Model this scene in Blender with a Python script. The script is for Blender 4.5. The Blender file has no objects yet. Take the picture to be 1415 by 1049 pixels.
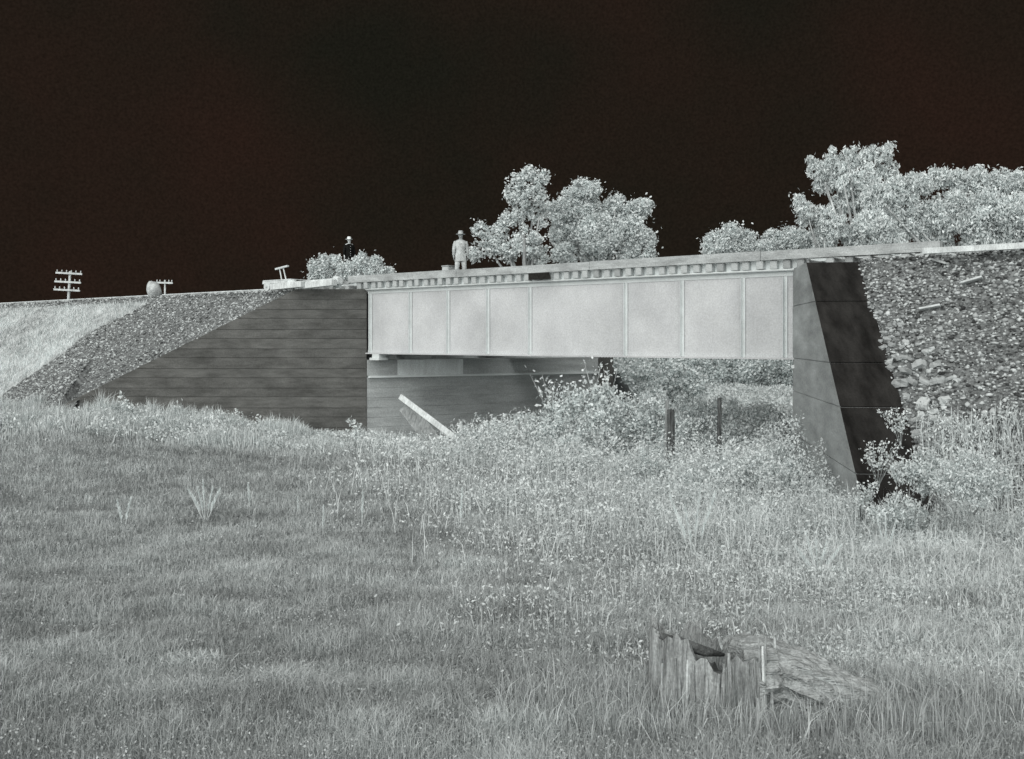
import bpy, bmesh, math, random
import numpy as np
from mathutils import Vector

random.seed(7)
RNG = np.random.default_rng(11)
SC = bpy.context.scene
COL = SC.collection
FPX = 1400.0            # focal length in photograph pixels (frame 1415 wide)
CX, HY = 707.5, 469.0   # principal column and the horizon row

# ------------------------------------------------------------------ camera, sky, sun, exposure
cam_d = bpy.data.cameras.new('camera')
cam = bpy.data.objects.new('camera', cam_d)
COL.objects.link(cam)
cam.location = (0, 0, 0)
cam.rotation_euler = (math.radians(90), 0, 0)
cam_d.sensor_width = 36.0
cam_d.lens = 36.0 * FPX / 1415.0
cam_d.shift_y = -(1049 / 2 - HY) / 1415.0
cam_d.clip_start = 0.1
cam_d.clip_end = 3000
SC.camera = cam

world = bpy.data.worlds.new('World')
SC.world = world
world.use_nodes = True
wn, wl = world.node_tree.nodes, world.node_tree.links
wn.clear()
w_out = wn.new('ShaderNodeOutputWorld')
w_bg = wn.new('ShaderNodeBackground')
w_tc = wn.new('ShaderNodeTexCoord')
w_n1 = wn.new('ShaderNodeTexNoise')
w_n1.inputs['Scale'].default_value = 3.2
w_n1.inputs['Detail'].default_value = 7
w_n1.inputs['Roughness'].default_value = 0.55
w_r = wn.new('ShaderNodeValToRGB')
w_r.color_ramp.elements[0].position = 0.36
w_r.color_ramp.elements[0].color = (0.0108, 0.0104, 0.0074, 1)
w_r.color_ramp.elements[1].position = 0.74
w_r.color_ramp.elements[1].color = (0.0225, 0.0120, 0.0088, 1)
w_n2 = wn.new('ShaderNodeTexNoise')
w_n2.inputs['Scale'].default_value = 420
w_n2.inputs['Detail'].default_value = 3
w_m = wn.new('ShaderNodeMath'); w_m.operation = 'MULTIPLY_ADD'
w_m.inputs[1].default_value = 1.1; w_m.inputs[2].default_value = 0.45
w_bg.inputs['Strength'].default_value = 1.0
wl.new(w_tc.outputs['Generated'], w_n1.inputs['Vector'])
wl.new(w_tc.outputs['Generated'], w_n2.inputs['Vector'])
wl.new(w_n1.outputs['Fac'], w_r.inputs['Fac'])
wl.new(w_r.outputs['Color'], w_bg.inputs['Color'])
wl.new(w_n2.outputs['Fac'], w_m.inputs[0])
wl.new(w_m.outputs[0], w_bg.inputs['Strength'])
wl.new(w_bg.outputs[0], w_out.inputs['Surface'])

sun_d = bpy.data.lights.new('sun', 'SUN')
sun = bpy.data.objects.new('sun', sun_d)
COL.objects.link(sun)
sun_d.energy = 4.6
sun_d.angle = math.radians(105)
sun_d.color = (1.0, 0.985, 0.96)
_sd = Vector((0.36, 0.78, -0.50))       # light travels this way (from the left, behind the camera)
sun.rotation_euler = _sd.to_track_quat('-Z', 'Y').to_euler()

SC.view_settings.view_transform = 'Standard'
SC.view_settings.look = 'None'
SC.view_settings.gamma = 1.0
SC.view_settings.exposure = 0.0
SC.view_settings.use_curve_mapping = False
SC.cycles.max_bounces = 5
SC.cycles.diffuse_bounces = 3

# ------------------------------------------------------------------ geometry of the place
def P(px, py, z):
    """point seen at a photograph pixel at depth z metres"""
    return Vector(((px - CX) / FPX * z, z, -(py - HY) / FPX * z))

R2 = np.array([8.17, 29.5])        # near corner of the right abutment
T = np.array([-0.766, 0.643])      # along the tracks, to the left and away
N = np.array([-0.643, -0.766])     # across the tracks, towards the camera
A = np.array([0.874, 0.486])       # along the faces of the abutments, away from the camera
BK = np.array([-0.486, 0.874])     # behind the left abutment's face
SPAN = 18.4
L2 = R2 + T * SPAN
TOP = 2.05                          # top of girder and bridge seat walls
GBOT = -0.59

def smooth(a, b, x):
    t = np.clip((np.asarray(x, float) - a) / (b - a), 0, 1)
    return t * t * (3 - 2 * t)

def vnoise(x, y, seed=0):
    """cheap value noise, 0..1"""
    x = np.asarray(x, float); y = np.asarray(y, float)
    xi = np.floor(x).astype(np.int64); yi = np.floor(y).astype(np.int64)
    fx = x - xi; fy = y - yi
    fx = fx * fx * (3 - 2 * fx); fy = fy * fy * (3 - 2 * fy)
    def h(i, j):
        n = (i * 374761393 + j * 668265263 + seed * 974634777) & 0xffffffff
        n = ((n ^ (n >> 13)) * 1274126177) & 0xffffffff
        return ((n ^ (n >> 16)) & 0xffff) / 65535.0
    return (h(xi, yi) * (1 - fx) + h(xi + 1, yi) * fx) * (1 - fy) + (h(xi, yi + 1) * (1 - fx) + h(xi + 1, yi + 1) * fx) * fy

def fbm(x, y, seed=0, o=4):
    s, a, t = 0, 1.0, 0
    for k in range(o):
        s = s + a * vnoise(np.asarray(x) * 2 ** k, np.asarray(y) * 2 ** k, seed + k)
        t += a; a *= 0.55
    return s / t

def ground_z(x, y):
    x = np.asarray(x, float); y = np.asarray(y, float)
    z = -3.85 + 1.55 * (1 - smooth(2.0, 22.0, y)) * 0.95
    z = z + np.clip((-7.5 - x) * 0.10, 0, 0.72) * smooth(22, 38, y)
    z = z + 0.35 * smooth(5.0, 9.0, x) * (1 - smooth(24, 30, y)) * smooth(10, 18, y)
    z = z + (fbm(x * 0.35, y * 0.35, 3) - 0.5) * 0.34 + (fbm(x * 1.7, y * 1.7, 9) - 0.5) * 0.10
    z = z - 0.5 * np.exp(-((x * 0.643 + y * 0.766 - 28) / 2.2) ** 2) * smooth(-6, -3, x) * (1 - smooth(5, 8, x))
    return z

# ------------------------------------------------------------------ materials
def mat(name, lo, hi, scale=4.0, rough=0.9, bump=0.15, detail=8, stretch=(1, 1, 1), tone=False, bscale=None, mid=(0.35, 0.65), metal=0.0, grain=0.16, trans=0.0):
    m = bpy.data.materials.new(name)
    m.use_nodes = True
    nt = m.node_tree; n, l = nt.nodes, nt.links
    n.clear()
    out = n.new('ShaderNodeOutputMaterial')
    b = n.new('ShaderNodeBsdfPrincipled')
    b.inputs['Roughness'].default_value = rough
    b.inputs['Metallic'].default_value = metal
    b.inputs['Specular IOR Level'].default_value = 0.15
    tc = n.new('ShaderNodeTexCoord')
    mp = n.new('ShaderNodeMapping')
    mp.inputs['Scale'].default_value = stretch
    no = n.new('ShaderNodeTexNoise')
    no.inputs['Scale'].default_value = scale
    no.inputs['Detail'].default_value = detail
    no.inputs['Roughness'].default_value = 0.62
    r = n.new('ShaderNodeValToRGB')
    r.color_ramp.elements[0].position = mid[0]; r.color_ramp.elements[0].color = (*lo, 1)
    r.color_ramp.elements[1].position = mid[1]; r.color_ramp.elements[1].color = (*hi, 1)
    l.new(tc.outputs['Object'], mp.inputs['Vector'])
    l.new(mp.outputs[0], no.inputs['Vector'])
    src = no.outputs['Fac']
    if tone:
        at = n.new('ShaderNodeAttribute'); at.attribute_name = 'tone'
        mx = n.new('ShaderNodeMath'); mx.operation = 'MULTIPLY_ADD'
        mx.inputs[1].default_value = 0.25; mx.inputs[2].default_value = -0.125
        ad = n.new('ShaderNodeMath'); ad.operation = 'ADD'
        l.new(no.outputs['Fac'], mx.inputs[0]); l.new(mx.outputs[0], ad.inputs[0]); l.new(at.outputs['Fac'], ad.inputs[1])
        src = ad.outputs[0]
        r.color_ramp.elements[0].position = 0.0; r.color_ramp.elements[1].position = 1.0
    l.new(src, r.inputs['Fac'])
    col = r.outputs['Color']
    if not tone and grain:
        for (sc_, lo_, hi_) in ((scale * 0.37 + 0.15, 1 - grain, 1 + grain), (scale * 9 + 14, 1 - grain * 1.2, 1 + grain * 1.2)):
            gn = n.new('ShaderNodeTexNoise'); gn.inputs['Scale'].default_value = sc_; gn.inputs['Detail'].default_value = 4
            mr = n.new('ShaderNodeMapRange'); mr.inputs['From Min'].default_value = 0.3; mr.inputs['From Max'].default_value = 0.7
            mr.inputs['To Min'].default_value = lo_; mr.inputs['To Max'].default_value = hi_
            vm = n.new('ShaderNodeVectorMath'); vm.operation = 'SCALE'
            l.new(tc.outputs['Object'], gn.inputs['Vector']); l.new(gn.outputs['Fac'], mr.inputs['Value'])
            l.new(col, vm.inputs[0]); l.new(mr.outputs[0], vm.inputs['Scale']); col = vm.outputs[0]
    l.new(col, b.inputs['Base Color'])
    if bump:
        bn = n.new('ShaderNodeBump'); bn.inputs['Strength'].default_value = bump
        bn.inputs['Distance'].default_value = 0.05
        n2 = n.new('ShaderNodeTexNoise'); n2.inputs['Scale'].default_value = bscale or scale * 5; n2.inputs['Detail'].default_value = 6
        l.new(mp.outputs[0], n2.inputs['Vector'])
        l.new(n2.outputs['Fac'], bn.inputs['Height']); l.new(bn.outputs[0], b.inputs['Normal'])
    if trans:
        tr = n.new('ShaderNodeBsdfTranslucent'); ms = n.new('ShaderNodeMixShader'); ms.inputs[0].default_value = trans
        l.new(col, tr.inputs['Color']); l.new(b.outputs[0], ms.inputs[1]); l.new(tr.outputs[0], ms.inputs[2])
        l.new(ms.outputs[0], out.inputs['Surface'])
    else:
        l.new(b.outputs[0], out.inputs['Surface'])
    return m

def g(v, t=(0.93, 1.0, 1.0)):
    return (v * t[0], v * t[1], v * t[2])

def tint(v):
    return g(v)

M = {}
M['leaf'] = mat('pale_foliage', g(0.36), g(0.92), 3, 0.85, 0, tone=True, trans=0.2)
M['grass'] = mat('field_grass', g(0.22), g(0.80), 2, 0.9, 0, tone=True, trans=0.12)
M['soil'] = mat('matted_turf', g(0.23), g(0.40), 6, 1.0, 0.5, tone=False)
M['stone'] = mat('ballast_stone', g(0.035), g(0.70), 5, 0.9, 0.2, tone=True)
M['fill'] = mat('ballast_bed', g(0.08), g(0.28), 9, 1.0, 0.8, tone=False)
M['sand'] = mat('pale_bank', g(0.32), g(0.60), 1.5, 1.0, 0.5)
M['bark'] = mat('pale_bark', g(0.22), g(0.60), 6, 0.9, 0.6, stretch=(1, 1, 0.2))
M['conc'] = mat('dark_concrete', g(0.080, (0.97, 1, 0.95)), g(0.155, (0.97, 1, 0.96)), 1.4, 0.9, 0.15, stretch=(0.8, 0.8, 3.0), bscale=22, mid=(0.3, 0.72))
M['conc2'] = mat('dark_concrete_board', g(0.085, (0.97, 1, 0.95)), g(0.165, (0.97, 1, 0.96)), 1.6, 0.9, 0.15, stretch=(0.8, 0.8, 3.0), bscale=22, mid=(0.3, 0.72))
M['conc_mid'] = mat('shade_grey_concrete', g(0.34), g(0.60), 0.9, 0.9, 0.15, stretch=(0.4, 0.4, 3.0), bscale=22, mid=(0.3, 0.72))  # same concrete made paler to offset the shade under the bridge
M['conc_side'] = mat('streaked_shade_concrete', g(0.27), g(0.50), 0.9, 0.9, 0.15, stretch=(0.5, 0.5, 2.2), bscale=22, mid=(0.3, 0.7))  # shade of the inner face put into the colour, paler in inverted tones
M['conc_sun_black'] = mat('sunlit_black_concrete', g(0.008, (1, 0.98, 0.9)), g(0.030, (1, 0.98, 0.93)), 1.6, 0.95, 0.2, stretch=(1.6, 0.5, 0.5), bscale=20)  # sunlight on the sloping top painted in as near-black, tones inverted
M['conc_shade_pale'] = mat('shadow_pale_concrete', g(0.75), g(0.88), 2.2, 0.9, 0.1, stretch=(3, 3, 0.5))  # girder shadow painted into the concrete, pale in inverted tones
M['shade_white'] = mat('white_shade_strip', g(0.80), g(0.88), 3, 0.8, 0, grain=0.05)  # inverted shade tone for the coping and tie gap strips
M['web'] = mat('pale_painted_steel', g(0.50, (0.96, 1, 1.02)), g(0.60, (0.96, 1, 1.01)), 0.9, 0.6, 0.05, stretch=(1, 1, 1), bscale=40, mid=(0.3, 0.7), grain=0.11)
M['rib'] = mat('shade_white_steel', g(0.62), g(0.72), 2.5, 0.6, 0.04, grain=0.06)  # shade on stiffeners and flange painted in as paler steel, tones inverted
M['plate'] = mat('black_plate', g(0.006, (1, 1, 0.9)), g(0.03, (1, 1, 0.9)), 12, 0.7, 0.3)
M['tie'] = mat('pale_timber', g(0.46), g(0.60), 3, 0.9, 0.3, stretch=(1, 1, 1))
M['tie2'] = mat('grey_timber', g(0.30), g(0.46), 3, 0.9, 0.3)
M['beam'] = mat('guard_timber', g(0.33), g(0.52), 1.6, 0.9, 0.3, stretch=(1, 1, 3))
M['rail'] = mat('pale_rail', g(0.55), g(0.75), 3, 0.5, 0)
M['postwood'] = mat('dark_post_wood', g(0.03), g(0.16), 6, 0.95, 0.5, stretch=(4, 4, 0.5))
M['greywood'] = mat('grey_wood', g(0.22), g(0.45), 5, 0.95, 0.5, stretch=(3, 3, 0.6))
M['palewood'] = mat('pale_wood', g(0.55), g(0.80), 5, 0.9, 0.3, stretch=(2, 2, 0.6))
M['coat'] = mat('pale_cloth', g(0.42), g(0.64), 9, 0.95, 0.4)
M['trouser'] = mat('pale_trouser_cloth', g(0.46), g(0.66), 9, 0.95, 0.4)
M['hat'] = mat('hat_felt', g(0.36), g(0.52), 9, 0.95, 0.2)
M['whitehat'] = mat('white_hat', g(0.72), g(0.85), 9, 0.95, 0.1)
M['skin'] = mat('skin', g(0.30), g(0.42), 9, 0.8, 0.1)
M['paleskin'] = mat('pale_skin', g(0.55), g(0.68), 9, 0.8, 0.1)
M['black'] = mat('black_cloth', g(0.004), g(0.014, (1, 1, 0.9)), 9, 0.95, 0.3)
M['stumpwood'] = mat('stump_wood', g(0.24), g(0.58), 5, 0.95, 0.9, stretch=(5, 5, 0.6), bscale=14)
M['stumptop'] = mat('split_stump_wood', g(0.30), g(0.60), 5, 0.95, 0.9, stretch=(0.6, 4, 4), bscale=14)
M['stumpdark'] = mat('dark_rotten_wood', g(0.06), g(0.22), 8, 0.95, 0.5)
M['canvas'] = mat('pale_boulder_stone', g(0.40), g(0.68), 4, 0.95, 0.5)

# ------------------------------------------------------------------ helpers
def tag(o, label=None, cat=None, group=None, kind=None):
    if label: o['label'] = label
    if cat: o['category'] = cat
    if group: o['group'] = group
    if kind: o['kind'] = kind
    return o

def empty(name, loc, label, cat, group=None):
    o = bpy.data.objects.new(name, None)
    o.location = Vector(loc)
    o.empty_display_size = 0.2
    COL.objects.link(o)
    return tag(o, label, cat, group)

def link(name, me, parent=None, loc=None):
    o = bpy.data.objects.new(name, me)
    COL.objects.link(o)
    if parent is not None:
        o.parent = parent
        if loc is None:           # mesh given in world coordinates
            o.location = -parent_world(parent)
        else:
            o.location = loc
    elif loc is not None:
        o.location = loc
    return o

def parent_world(p):
    v = Vector((0, 0, 0))
    while p is not None:
        v += p.location
        p = p.parent
    return v

def mesh_np(name, V, F, m, tone=None, smoothed=False):
    """V (n,3), F (k,3 or 4)"""
    me = bpy.data.meshes.new(name)
    V = np.asarray(V, np.float32); F = np.asarray(F, np.int32)
    me.vertices.add(len(V)); me.vertices.foreach_set('co', V.ravel())
    w = F.shape[1]
    me.loops.add(F.size); me.loops.foreach_set('vertex_index', F.ravel())
    me.polygons.add(len(F))
    me.polygons.foreach_set('loop_start', np.arange(0, F.size, w, dtype=np.int32))
    me.polygons.foreach_set('loop_total', np.full(len(F), w, np.int32))
    if smoothed:
        me.polygons.foreach_set('use_smooth', np.ones(len(F), bool))
    me.update(calc_edges=True)
    if tone is not None:
        at = me.attributes.new('tone', 'FLOAT', 'POINT')
        at.data.foreach_set('value', np.asarray(tone, np.float32))
    me.materials.append(m)
    return me

class MB:
    """collects boxes, tubes and prisms into one mesh"""
    def __init__(s): s.v = []; s.f = []; s.mi = []
    def add(s, vs, fs, mi=0):
        b = len(s.v); s.v += [tuple(v) for v in vs]
        s.f += [tuple(i + b for i in f) for f in fs]; s.mi += [mi] * len(fs)
        return s
    def hexa(s, p, mi=0):   # p: 4 bottom + 4 top corners
        return s.add(p, [(3, 2, 1, 0), (4, 5, 6, 7), (0, 1, 5, 4), (1, 2, 6, 5), (2, 3, 7, 6), (3, 0, 4, 7)], mi)
    def obox(s, c, ux, uy, uz, mi=0):   # centre and three half-axis vectors
        c, ux, uy, uz = map(Vector, (c, ux, uy, uz))
        return s.hexa([c - ux - uy - uz, c + ux - uy - uz, c + ux + uy - uz, c - ux + uy - uz,
                       c - ux - uy + uz, c + ux - uy + uz, c + ux + uy + uz, c - ux + uy + uz], mi)
    def tube(s, pts, rad, seg=8, cap=True, mi=0):
        pts = [Vector(p) for p in pts]; n = len(pts); base = len(s.v); vs = []; fs = []
        for i, p in enumerate(pts):
            d = (pts[min(i + 1, n - 1)] - pts[max(i - 1, 0)]).normalized()
            a = d.cross(Vector((0.3, 1, 0.1)) if abs(d.y) < 0.9 else Vector((1, 0, 0))).normalized(); b = d.cross(a)
            r = rad[i] if isinstance(rad, (list, tuple)) else rad
            for k in range(seg):
                t = 2 * math.pi * k / seg
                vs.append(p + (a * math.cos(t) + b * math.sin(t)) * r)
        for i in range(n - 1):
            for k in range(seg):
                k2 = (k + 1) % seg
                fs.append((i * seg + k, i * seg + k2, (i + 1) * seg + k2, (i + 1) * seg + k))
        if cap:
            fs.append(tuple(range(seg - 1, -1, -1))); fs.append(tuple((n - 1) * seg + k for k in range(seg)))
        return s.add(vs, fs, mi)
    def loft(s, rings, mi=0, cap=True):
        n = len(rings); k = len(rings[0]); vs = [v for r in rings for v in r]; fs = []
        for i in range(n - 1):
            for j in range(k):
                j2 = (j + 1) % k
                fs.append((i * k + j, i * k + j2, (i + 1) * k + j2, (i + 1) * k + j))
        if cap:
            fs.append(tuple(range(k - 1, -1, -1))); fs.append(tuple((n - 1) * k + j for j in range(k)))
        return s.add(vs, fs, mi)
    def me(s, name, mats, smoothed=False, bevel=0):
        me = bpy.data.meshes.new(name)
        me.from_pydata([tuple(v) for v in s.v], [], s.f)
        if not isinstance(mats, (list, tuple)): mats = [mats]
        for m in mats: me.materials.append(m)
        for p, i in zip(me.polygons, s.mi):
            p.material_index = i; p.use_smooth = smoothed
        bm = bmesh.new(); bm.from_mesh(me)
        bmesh.ops.recalc_face_normals(bm, faces=bm.faces)
        if bevel:
            bmesh.ops.bevel(bm, geom=bm.edges[:], offset=bevel, segments=1, affect='EDGES')
        bm.to_mesh(me); bm.free()
        return me
    def build(s, name, mats, parent=None, smoothed=False, bevel=0, loc=None):
        return link(name, s.me(name, mats, smoothed, bevel), parent, loc)

def v3(p2, z): return Vector((float(p2[0]), float(p2[1]), float(z)))
def T3(v=1.0): return Vector((T[0] * v, T[1] * v, 0))
def N3(v=1.0): return Vector((N[0] * v, N[1] * v, 0))
def sd_of(x, y, O):
    """along-track and across-track coordinates from O"""
    dx = np.asarray(x) - O[0]; dy = np.asarray(y) - O[1]
    return dx * T[0] + dy * T[1], dx * N[0] + dy * N[1]

def ico(r=1.0):
    bm = bmesh.new(); bmesh.ops.create_icosphere(bm, subdivisions=1, radius=r)
    V = np.array([v.co[:] for v in bm.verts]); F = np.array([[v.index for v in f.verts] for f in bm.faces]); bm.free()
    return V, F
ICOV, ICOF = ico()

def stones_np(C, S, tone):
    """many jittered low stones: centres C, sizes S"""
    n = len(C); k = len(ICOV)
    V = ICOV[None] * (1 + RNG.uniform(-0.42, 0.42, (n, k, 1)))
    V = V * RNG.uniform(0.6, 1.25, (n, 1, 3)) * S[:, None, None]
    a = RNG.uniform(0, 6.28, n); ca, sa = np.cos(a)[:, None], np.sin(a)[:, None]
    X = V[..., 0] * ca - V[..., 1] * sa; Y = V[..., 0] * sa + V[..., 1] * ca
    V = np.stack([X, Y, V[..., 2] * 0.75], -1) + C[:, None, :]
    F = ICOF[None] + (np.arange(n) * k)[:, None, None]
    return V.reshape(-1, 3), F.reshape(-1, 3), np.repeat(tone, k)

def leaves_np(C, S, tone, up=0.25, long=1.5):
    """many folded four-point leaves: centres C, sizes S"""
    n = len(C)
    d = RNG.normal(size=(n, 3)); d[:, 2] += up; d /= np.linalg.norm(d, axis=1)[:, None]
    e = RNG.normal(size=(n, 3)); e -= (e * d).sum(1)[:, None] * d; e /= np.linalg.norm(e, axis=1)[:, None]
    w = np.cross(d, e)
    s = S[:, None]
    p0 = C - d * s * long * 0.5; p1 = C + e * s * 0.45 + w * s * 0.15; p2 = C + d * s * long * 0.5; p3 = C - e * s * 0.45 + w * s * 0.15
    V = np.stack([p0, p1, p2, p3], 1).reshape(-1, 3)
    b = (np.arange(n) * 4)[:, None]
    F = np.concatenate([b + np.array([[0, 1, 2]]), b + np.array([[0, 2, 3]])], 0)
    return V, F, np.repeat(tone, 4)

def blades_np(B, H, W, tone, lean=0.35):
    """many bent grass blades rooted at B"""
    n = len(B)
    a = RNG.uniform(0, 6.28, n); l = np.abs(RNG.normal(0, lean, n))
    dx, dy = np.cos(a) * l, np.sin(a) * l
    b = RNG.uniform(0, 6.28, n); wx, wy = np.cos(b) * W / 2, np.sin(b) * W / 2
    w3 = np.stack([wx, wy, np.zeros(n)], 1)
    mid = B + np.stack([dx * H * 0.35, dy * H * 0.35, H * 0.6], 1)
    tip = B + np.stack([dx * H, dy * H, H * (1 - 0.3 * l)], 1)
    V = np.stack([B - w3, B + w3, mid + w3 * 0.7, mid - w3 * 0.7, tip], 1).reshape(-1, 3)
    k = (np.arange(n) * 5)[:, None]
    F = np.concatenate([k + np.array([[0, 1, 2]]), k + np.array([[0, 2, 3]]), k + np.array([[3, 2, 4]])], 0)
    return V, F, np.repeat(tone, 5)

def stuff(name, VFt, m, label=None, cat=None, parent=None):
    me = mesh_np(name, VFt[0], VFt[1], m, VFt[2])
    o = link(name, me, parent)
    tag(o, label, cat, None, 'stuff')
    return o

# ------------------------------------------------------------------ ground
def sheet(name, xs, ys, zf, m, kind='structure'):
    X, Y = np.meshgrid(xs, ys)
    Z = zf(X, Y)
    V = np.stack([X, Y, Z], -1).reshape(-1, 3)
    nx, ny = len(xs), len(ys)
    i = (np.arange(ny - 1)[:, None] * nx + np.arange(nx - 1)[None]).ravel()
    F = np.stack([i, i + 1, i + nx + 1, i + nx], 1)
    o = link(name, mesh_np(name, V, F, m, None, True))
    o['kind'] = kind
    return o

xs = np.concatenate([[-900, -500, -250, -120, -70], np.arange(-40, 40.1, 0.4), [70, 120, 250, 500, 900]])
ys = np.concatenate([[-60, -20], np.arange(0, 62, 0.4), [75, 100, 150, 250, 500, 1000]])
sheet('ground', xs, ys, ground_z, M['soil'])

# embankments: flat track bed, slope falling to the creek side (towards N) and to the far side
SL_L, SL_R = 0.78, 0.80
D_L, D_R = 1.9, 3.0
WDL = np.array([-1.0, 0.0])            # left wing wall runs left, square to the view
WDR = np.array([-0.13, -0.9915])       # right wing wall runs towards the camera
WT_R = 1.35
def wing_r_top(t): return np.where(t < 2.5, TOP, TOP - 0.75 * (t - 2.5))

def left_bank_z(x, y):
    s, d = sd_of(x, y, L2)
    z = TOP - 0.04 - SL_L * np.clip(d - D_L, 0, None) - 1.3 * np.clip(-d - 9.6, 0, None)
    z = z + (fbm(x * 0.8, y * 0.8, 21) - 0.5) * 0.22 * smooth(0.5, 3, d)
    wt = TOP - 0.497 * np.clip(-x + L2[0] - 2.9, 0, None)
    inw = x > -18.6
    z = np.where(inw, np.minimum(z, wt - 0.10 + 0.75 * np.clip(y - L2[1] - 0.95, 0, None)), z)
    return np.maximum(z, -6)
def right_bank_z(x, y):
    s, d = sd_of(x, y, R2)
    z = TOP + 0.05 - SL_R * np.clip(d - D_R, 0, None) - 0.6 * np.clip(-d - 11, 0, None)
    t = (x - R2[0]) * WDR[0] + (y - R2[1]) * WDR[1]
    u = (x - R2[0]) * 0.9915 + (y - R2[1]) * -0.13 - WT_R
    z = np.minimum(z, wing_r_top(np.clip(t, 0, None)) - 0.02 - 0.9 * np.clip(-u, 0, 0.4) + 0.62 * np.clip(u, 0, None) + 6 * np.clip(-t, 0, None) * (u > -3) )
    z = z + (fbm(x * 1.1, y * 1.1, 31) - 0.5) * 0.26 * smooth(1.0, 3, d)
    return np.maximum(z, -6)

def bank(name, O, s_rng, d_rng, zf, keep, step, m2, matf=None):
    ss = np.arange(s_rng[0], s_rng[1] + 1e-6, step); dd = np.arange(d_rng[0], d_rng[1] + 1e-6, step)
    if s_rng[1] - s_rng[0] > 60:
        ss = np.concatenate([np.arange(s_rng[0], s_rng[0] + 50, step), np.linspace(s_rng[0] + 50, s_rng[1], 60)])
    S, D = np.meshgrid(ss, dd)
    X = O[0] + S * T[0] + D * N[0]; Y = O[1] + S * T[1] + D * N[1]
    Z = zf(X, Y)
    V = np.stack([X, Y, Z], -1).reshape(-1, 3)
    nx, ny = len(ss), len(dd)
    i = (np.arange(ny - 1)[:, None] * nx + np.arange(nx - 1)[None]).ravel()
    F = np.stack([i, i + 1, i + nx + 1, i + nx], 1)
    c = V[F].mean(1)
    ok = keep(c[:, 0], c[:, 1])
    F = F[ok]; c = c[ok]
    me = mesh_np(name, V, F, m2[0], None, True)
    for m in m2[1:]: me.materials.append(m)
    if matf is not None:
        me.polygons.foreach_set('material_index', matf(c[:, 0], c[:, 1]).astype(np.int32))
    o = link(name, me); o['kind'] = 'structure'
    return o

def ray_on_left_slope(px, py):
    # meet of a view ray with the left slope plane
    rx, rz = (px - CX) / FPX, -(py - HY) / FPX
    # z = TOP - SL*(d - D); d = (rx*y - Lx)*Nx + (y-Ly)*Ny
    k = rx * N[0] + N[1]; c = -L2[0] * N[0] - L2[1] * N[1]
    y = (TOP + SL_L * D_L - SL_L * c) / (rz + SL_L * k)
    return rx * y, y
_q1 = ray_on_left_slope(190, 424); _q2 = ray_on_left_slope(75, 496)
_s1, _d1 = sd_of(*_q1, L2); _s2, _d2 = sd_of(*_q2, L2)
def ballast_mask_left(x, y):
    s, d = sd_of(x, y, L2)
    edge = _s1 + (_s2 - _s1) * (d - _d1) / (_d2 - _d1)
    edge = edge + (vnoise(np.asarray(x) * 0.9, np.asarray(y) * 0.9, 5) - 0.5) * 1.5
    return (s < edge) | (d < _d1 - 0.3)

def keep_left(x, y):
    back = (x - L2[0]) * BK[0] + (y - L2[1]) * BK[1]
    wing = (y > L2[1] + 0.25) | (x < -17.9 + 0.3)
    s, d = sd_of(x, y, L2)
    return ((d > 0) & wing & (x < L2[0] + 0.0) ) | ((d <= 0) & (back > 0.75))
def keep_right(x, y):
    u = (x - R2[0]) * 0.9915 + (y - R2[1]) * -0.13
    t = (x - R2[0]) * WDR[0] + (y - R2[1]) * WDR[1]
    fb = (x - R2[0]) * BK[0] + (y - R2[1]) * BK[1]     # negative = behind the right abutment face
    return np.where(t > 0, u > 0.5, fb < -0.6)
bank('left_embankment', L2, (-14, 150), (-22, 13), left_bank_z, keep_left, 0.2, [M['fill'], M['sand']],
     lambda x, y: np.where(ballast_mask_left(x, y) & (sd_of(x, y, L2)[1] > -10.5), 0, 1))
bank('right_embankment', R2, (-52, 14), (-22, 15), right_bank_z, keep_right, 0.2, [M['fill']])

# ballast stones
def scatter_bank(n, O, srng, drng, zf, keep, size, tonef, name, label):
    s = RNG.uniform(*srng, n); d = RNG.uniform(*drng, n)
    x = O[0] + s * T[0] + d * N[0]; y = O[1] + s * T[1] + d * N[1]
    z = zf(x, y)
    ok = keep(x, y, z)
    x, y, z = x[ok], y[ok], z[ok]
    S = RNG.uniform(size[0], size[1], len(x)) * RNG.choice([1, 1, 1, 1.6], len(x))
    C = np.stack([x, y, z + S * 0.25], 1)
    return stuff(name, stones_np(C, S, tonef(x, y)), M['stone'], label, 'ballast')
def kl(x, y, z):
    return keep_left(x, y) & ballast_mask_left(x, y) & (z > ground_z(x, y) - 0.15) & ((y > L2[1] + 0.97) | (x < -18.3))
def kr(x, y, z):
    u = (x - R2[0]) * 0.9915 + (y - R2[1]) * -0.13
    return (u > WT_R - 0.1 - 0.5 * (vnoise(x * 1.4, y * 1.4, 8) > 0.55)) & (z > ground_z(x, y) - 0.1) & (x < y * 0.62 + 2)
scatter_bank(62000, L2, (-10, 30), (0.9, 11), left_bank_z, kl, (0.018, 0.05),
             lambda x, y: np.clip(RNG.beta(0.9, 1.25, len(x)) * 0.95 + 0.15 * vnoise(x, y, 2), 0, 1), 'ballast_left_slope', 'fine speckled grey ballast covering the slope behind the long wing wall')
scatter_bank(110000, R2, (-16, 12), (1.2, 13), right_bank_z, kr, (0.016, 0.045),
             lambda x, y: np.clip(RNG.beta(0.9, 1.2, len(x)) * 0.95, 0, 1), 'ballast_right_slope', 'coarse mixed grey ballast tumbling down the slope beside the steep wing wall')

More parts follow.
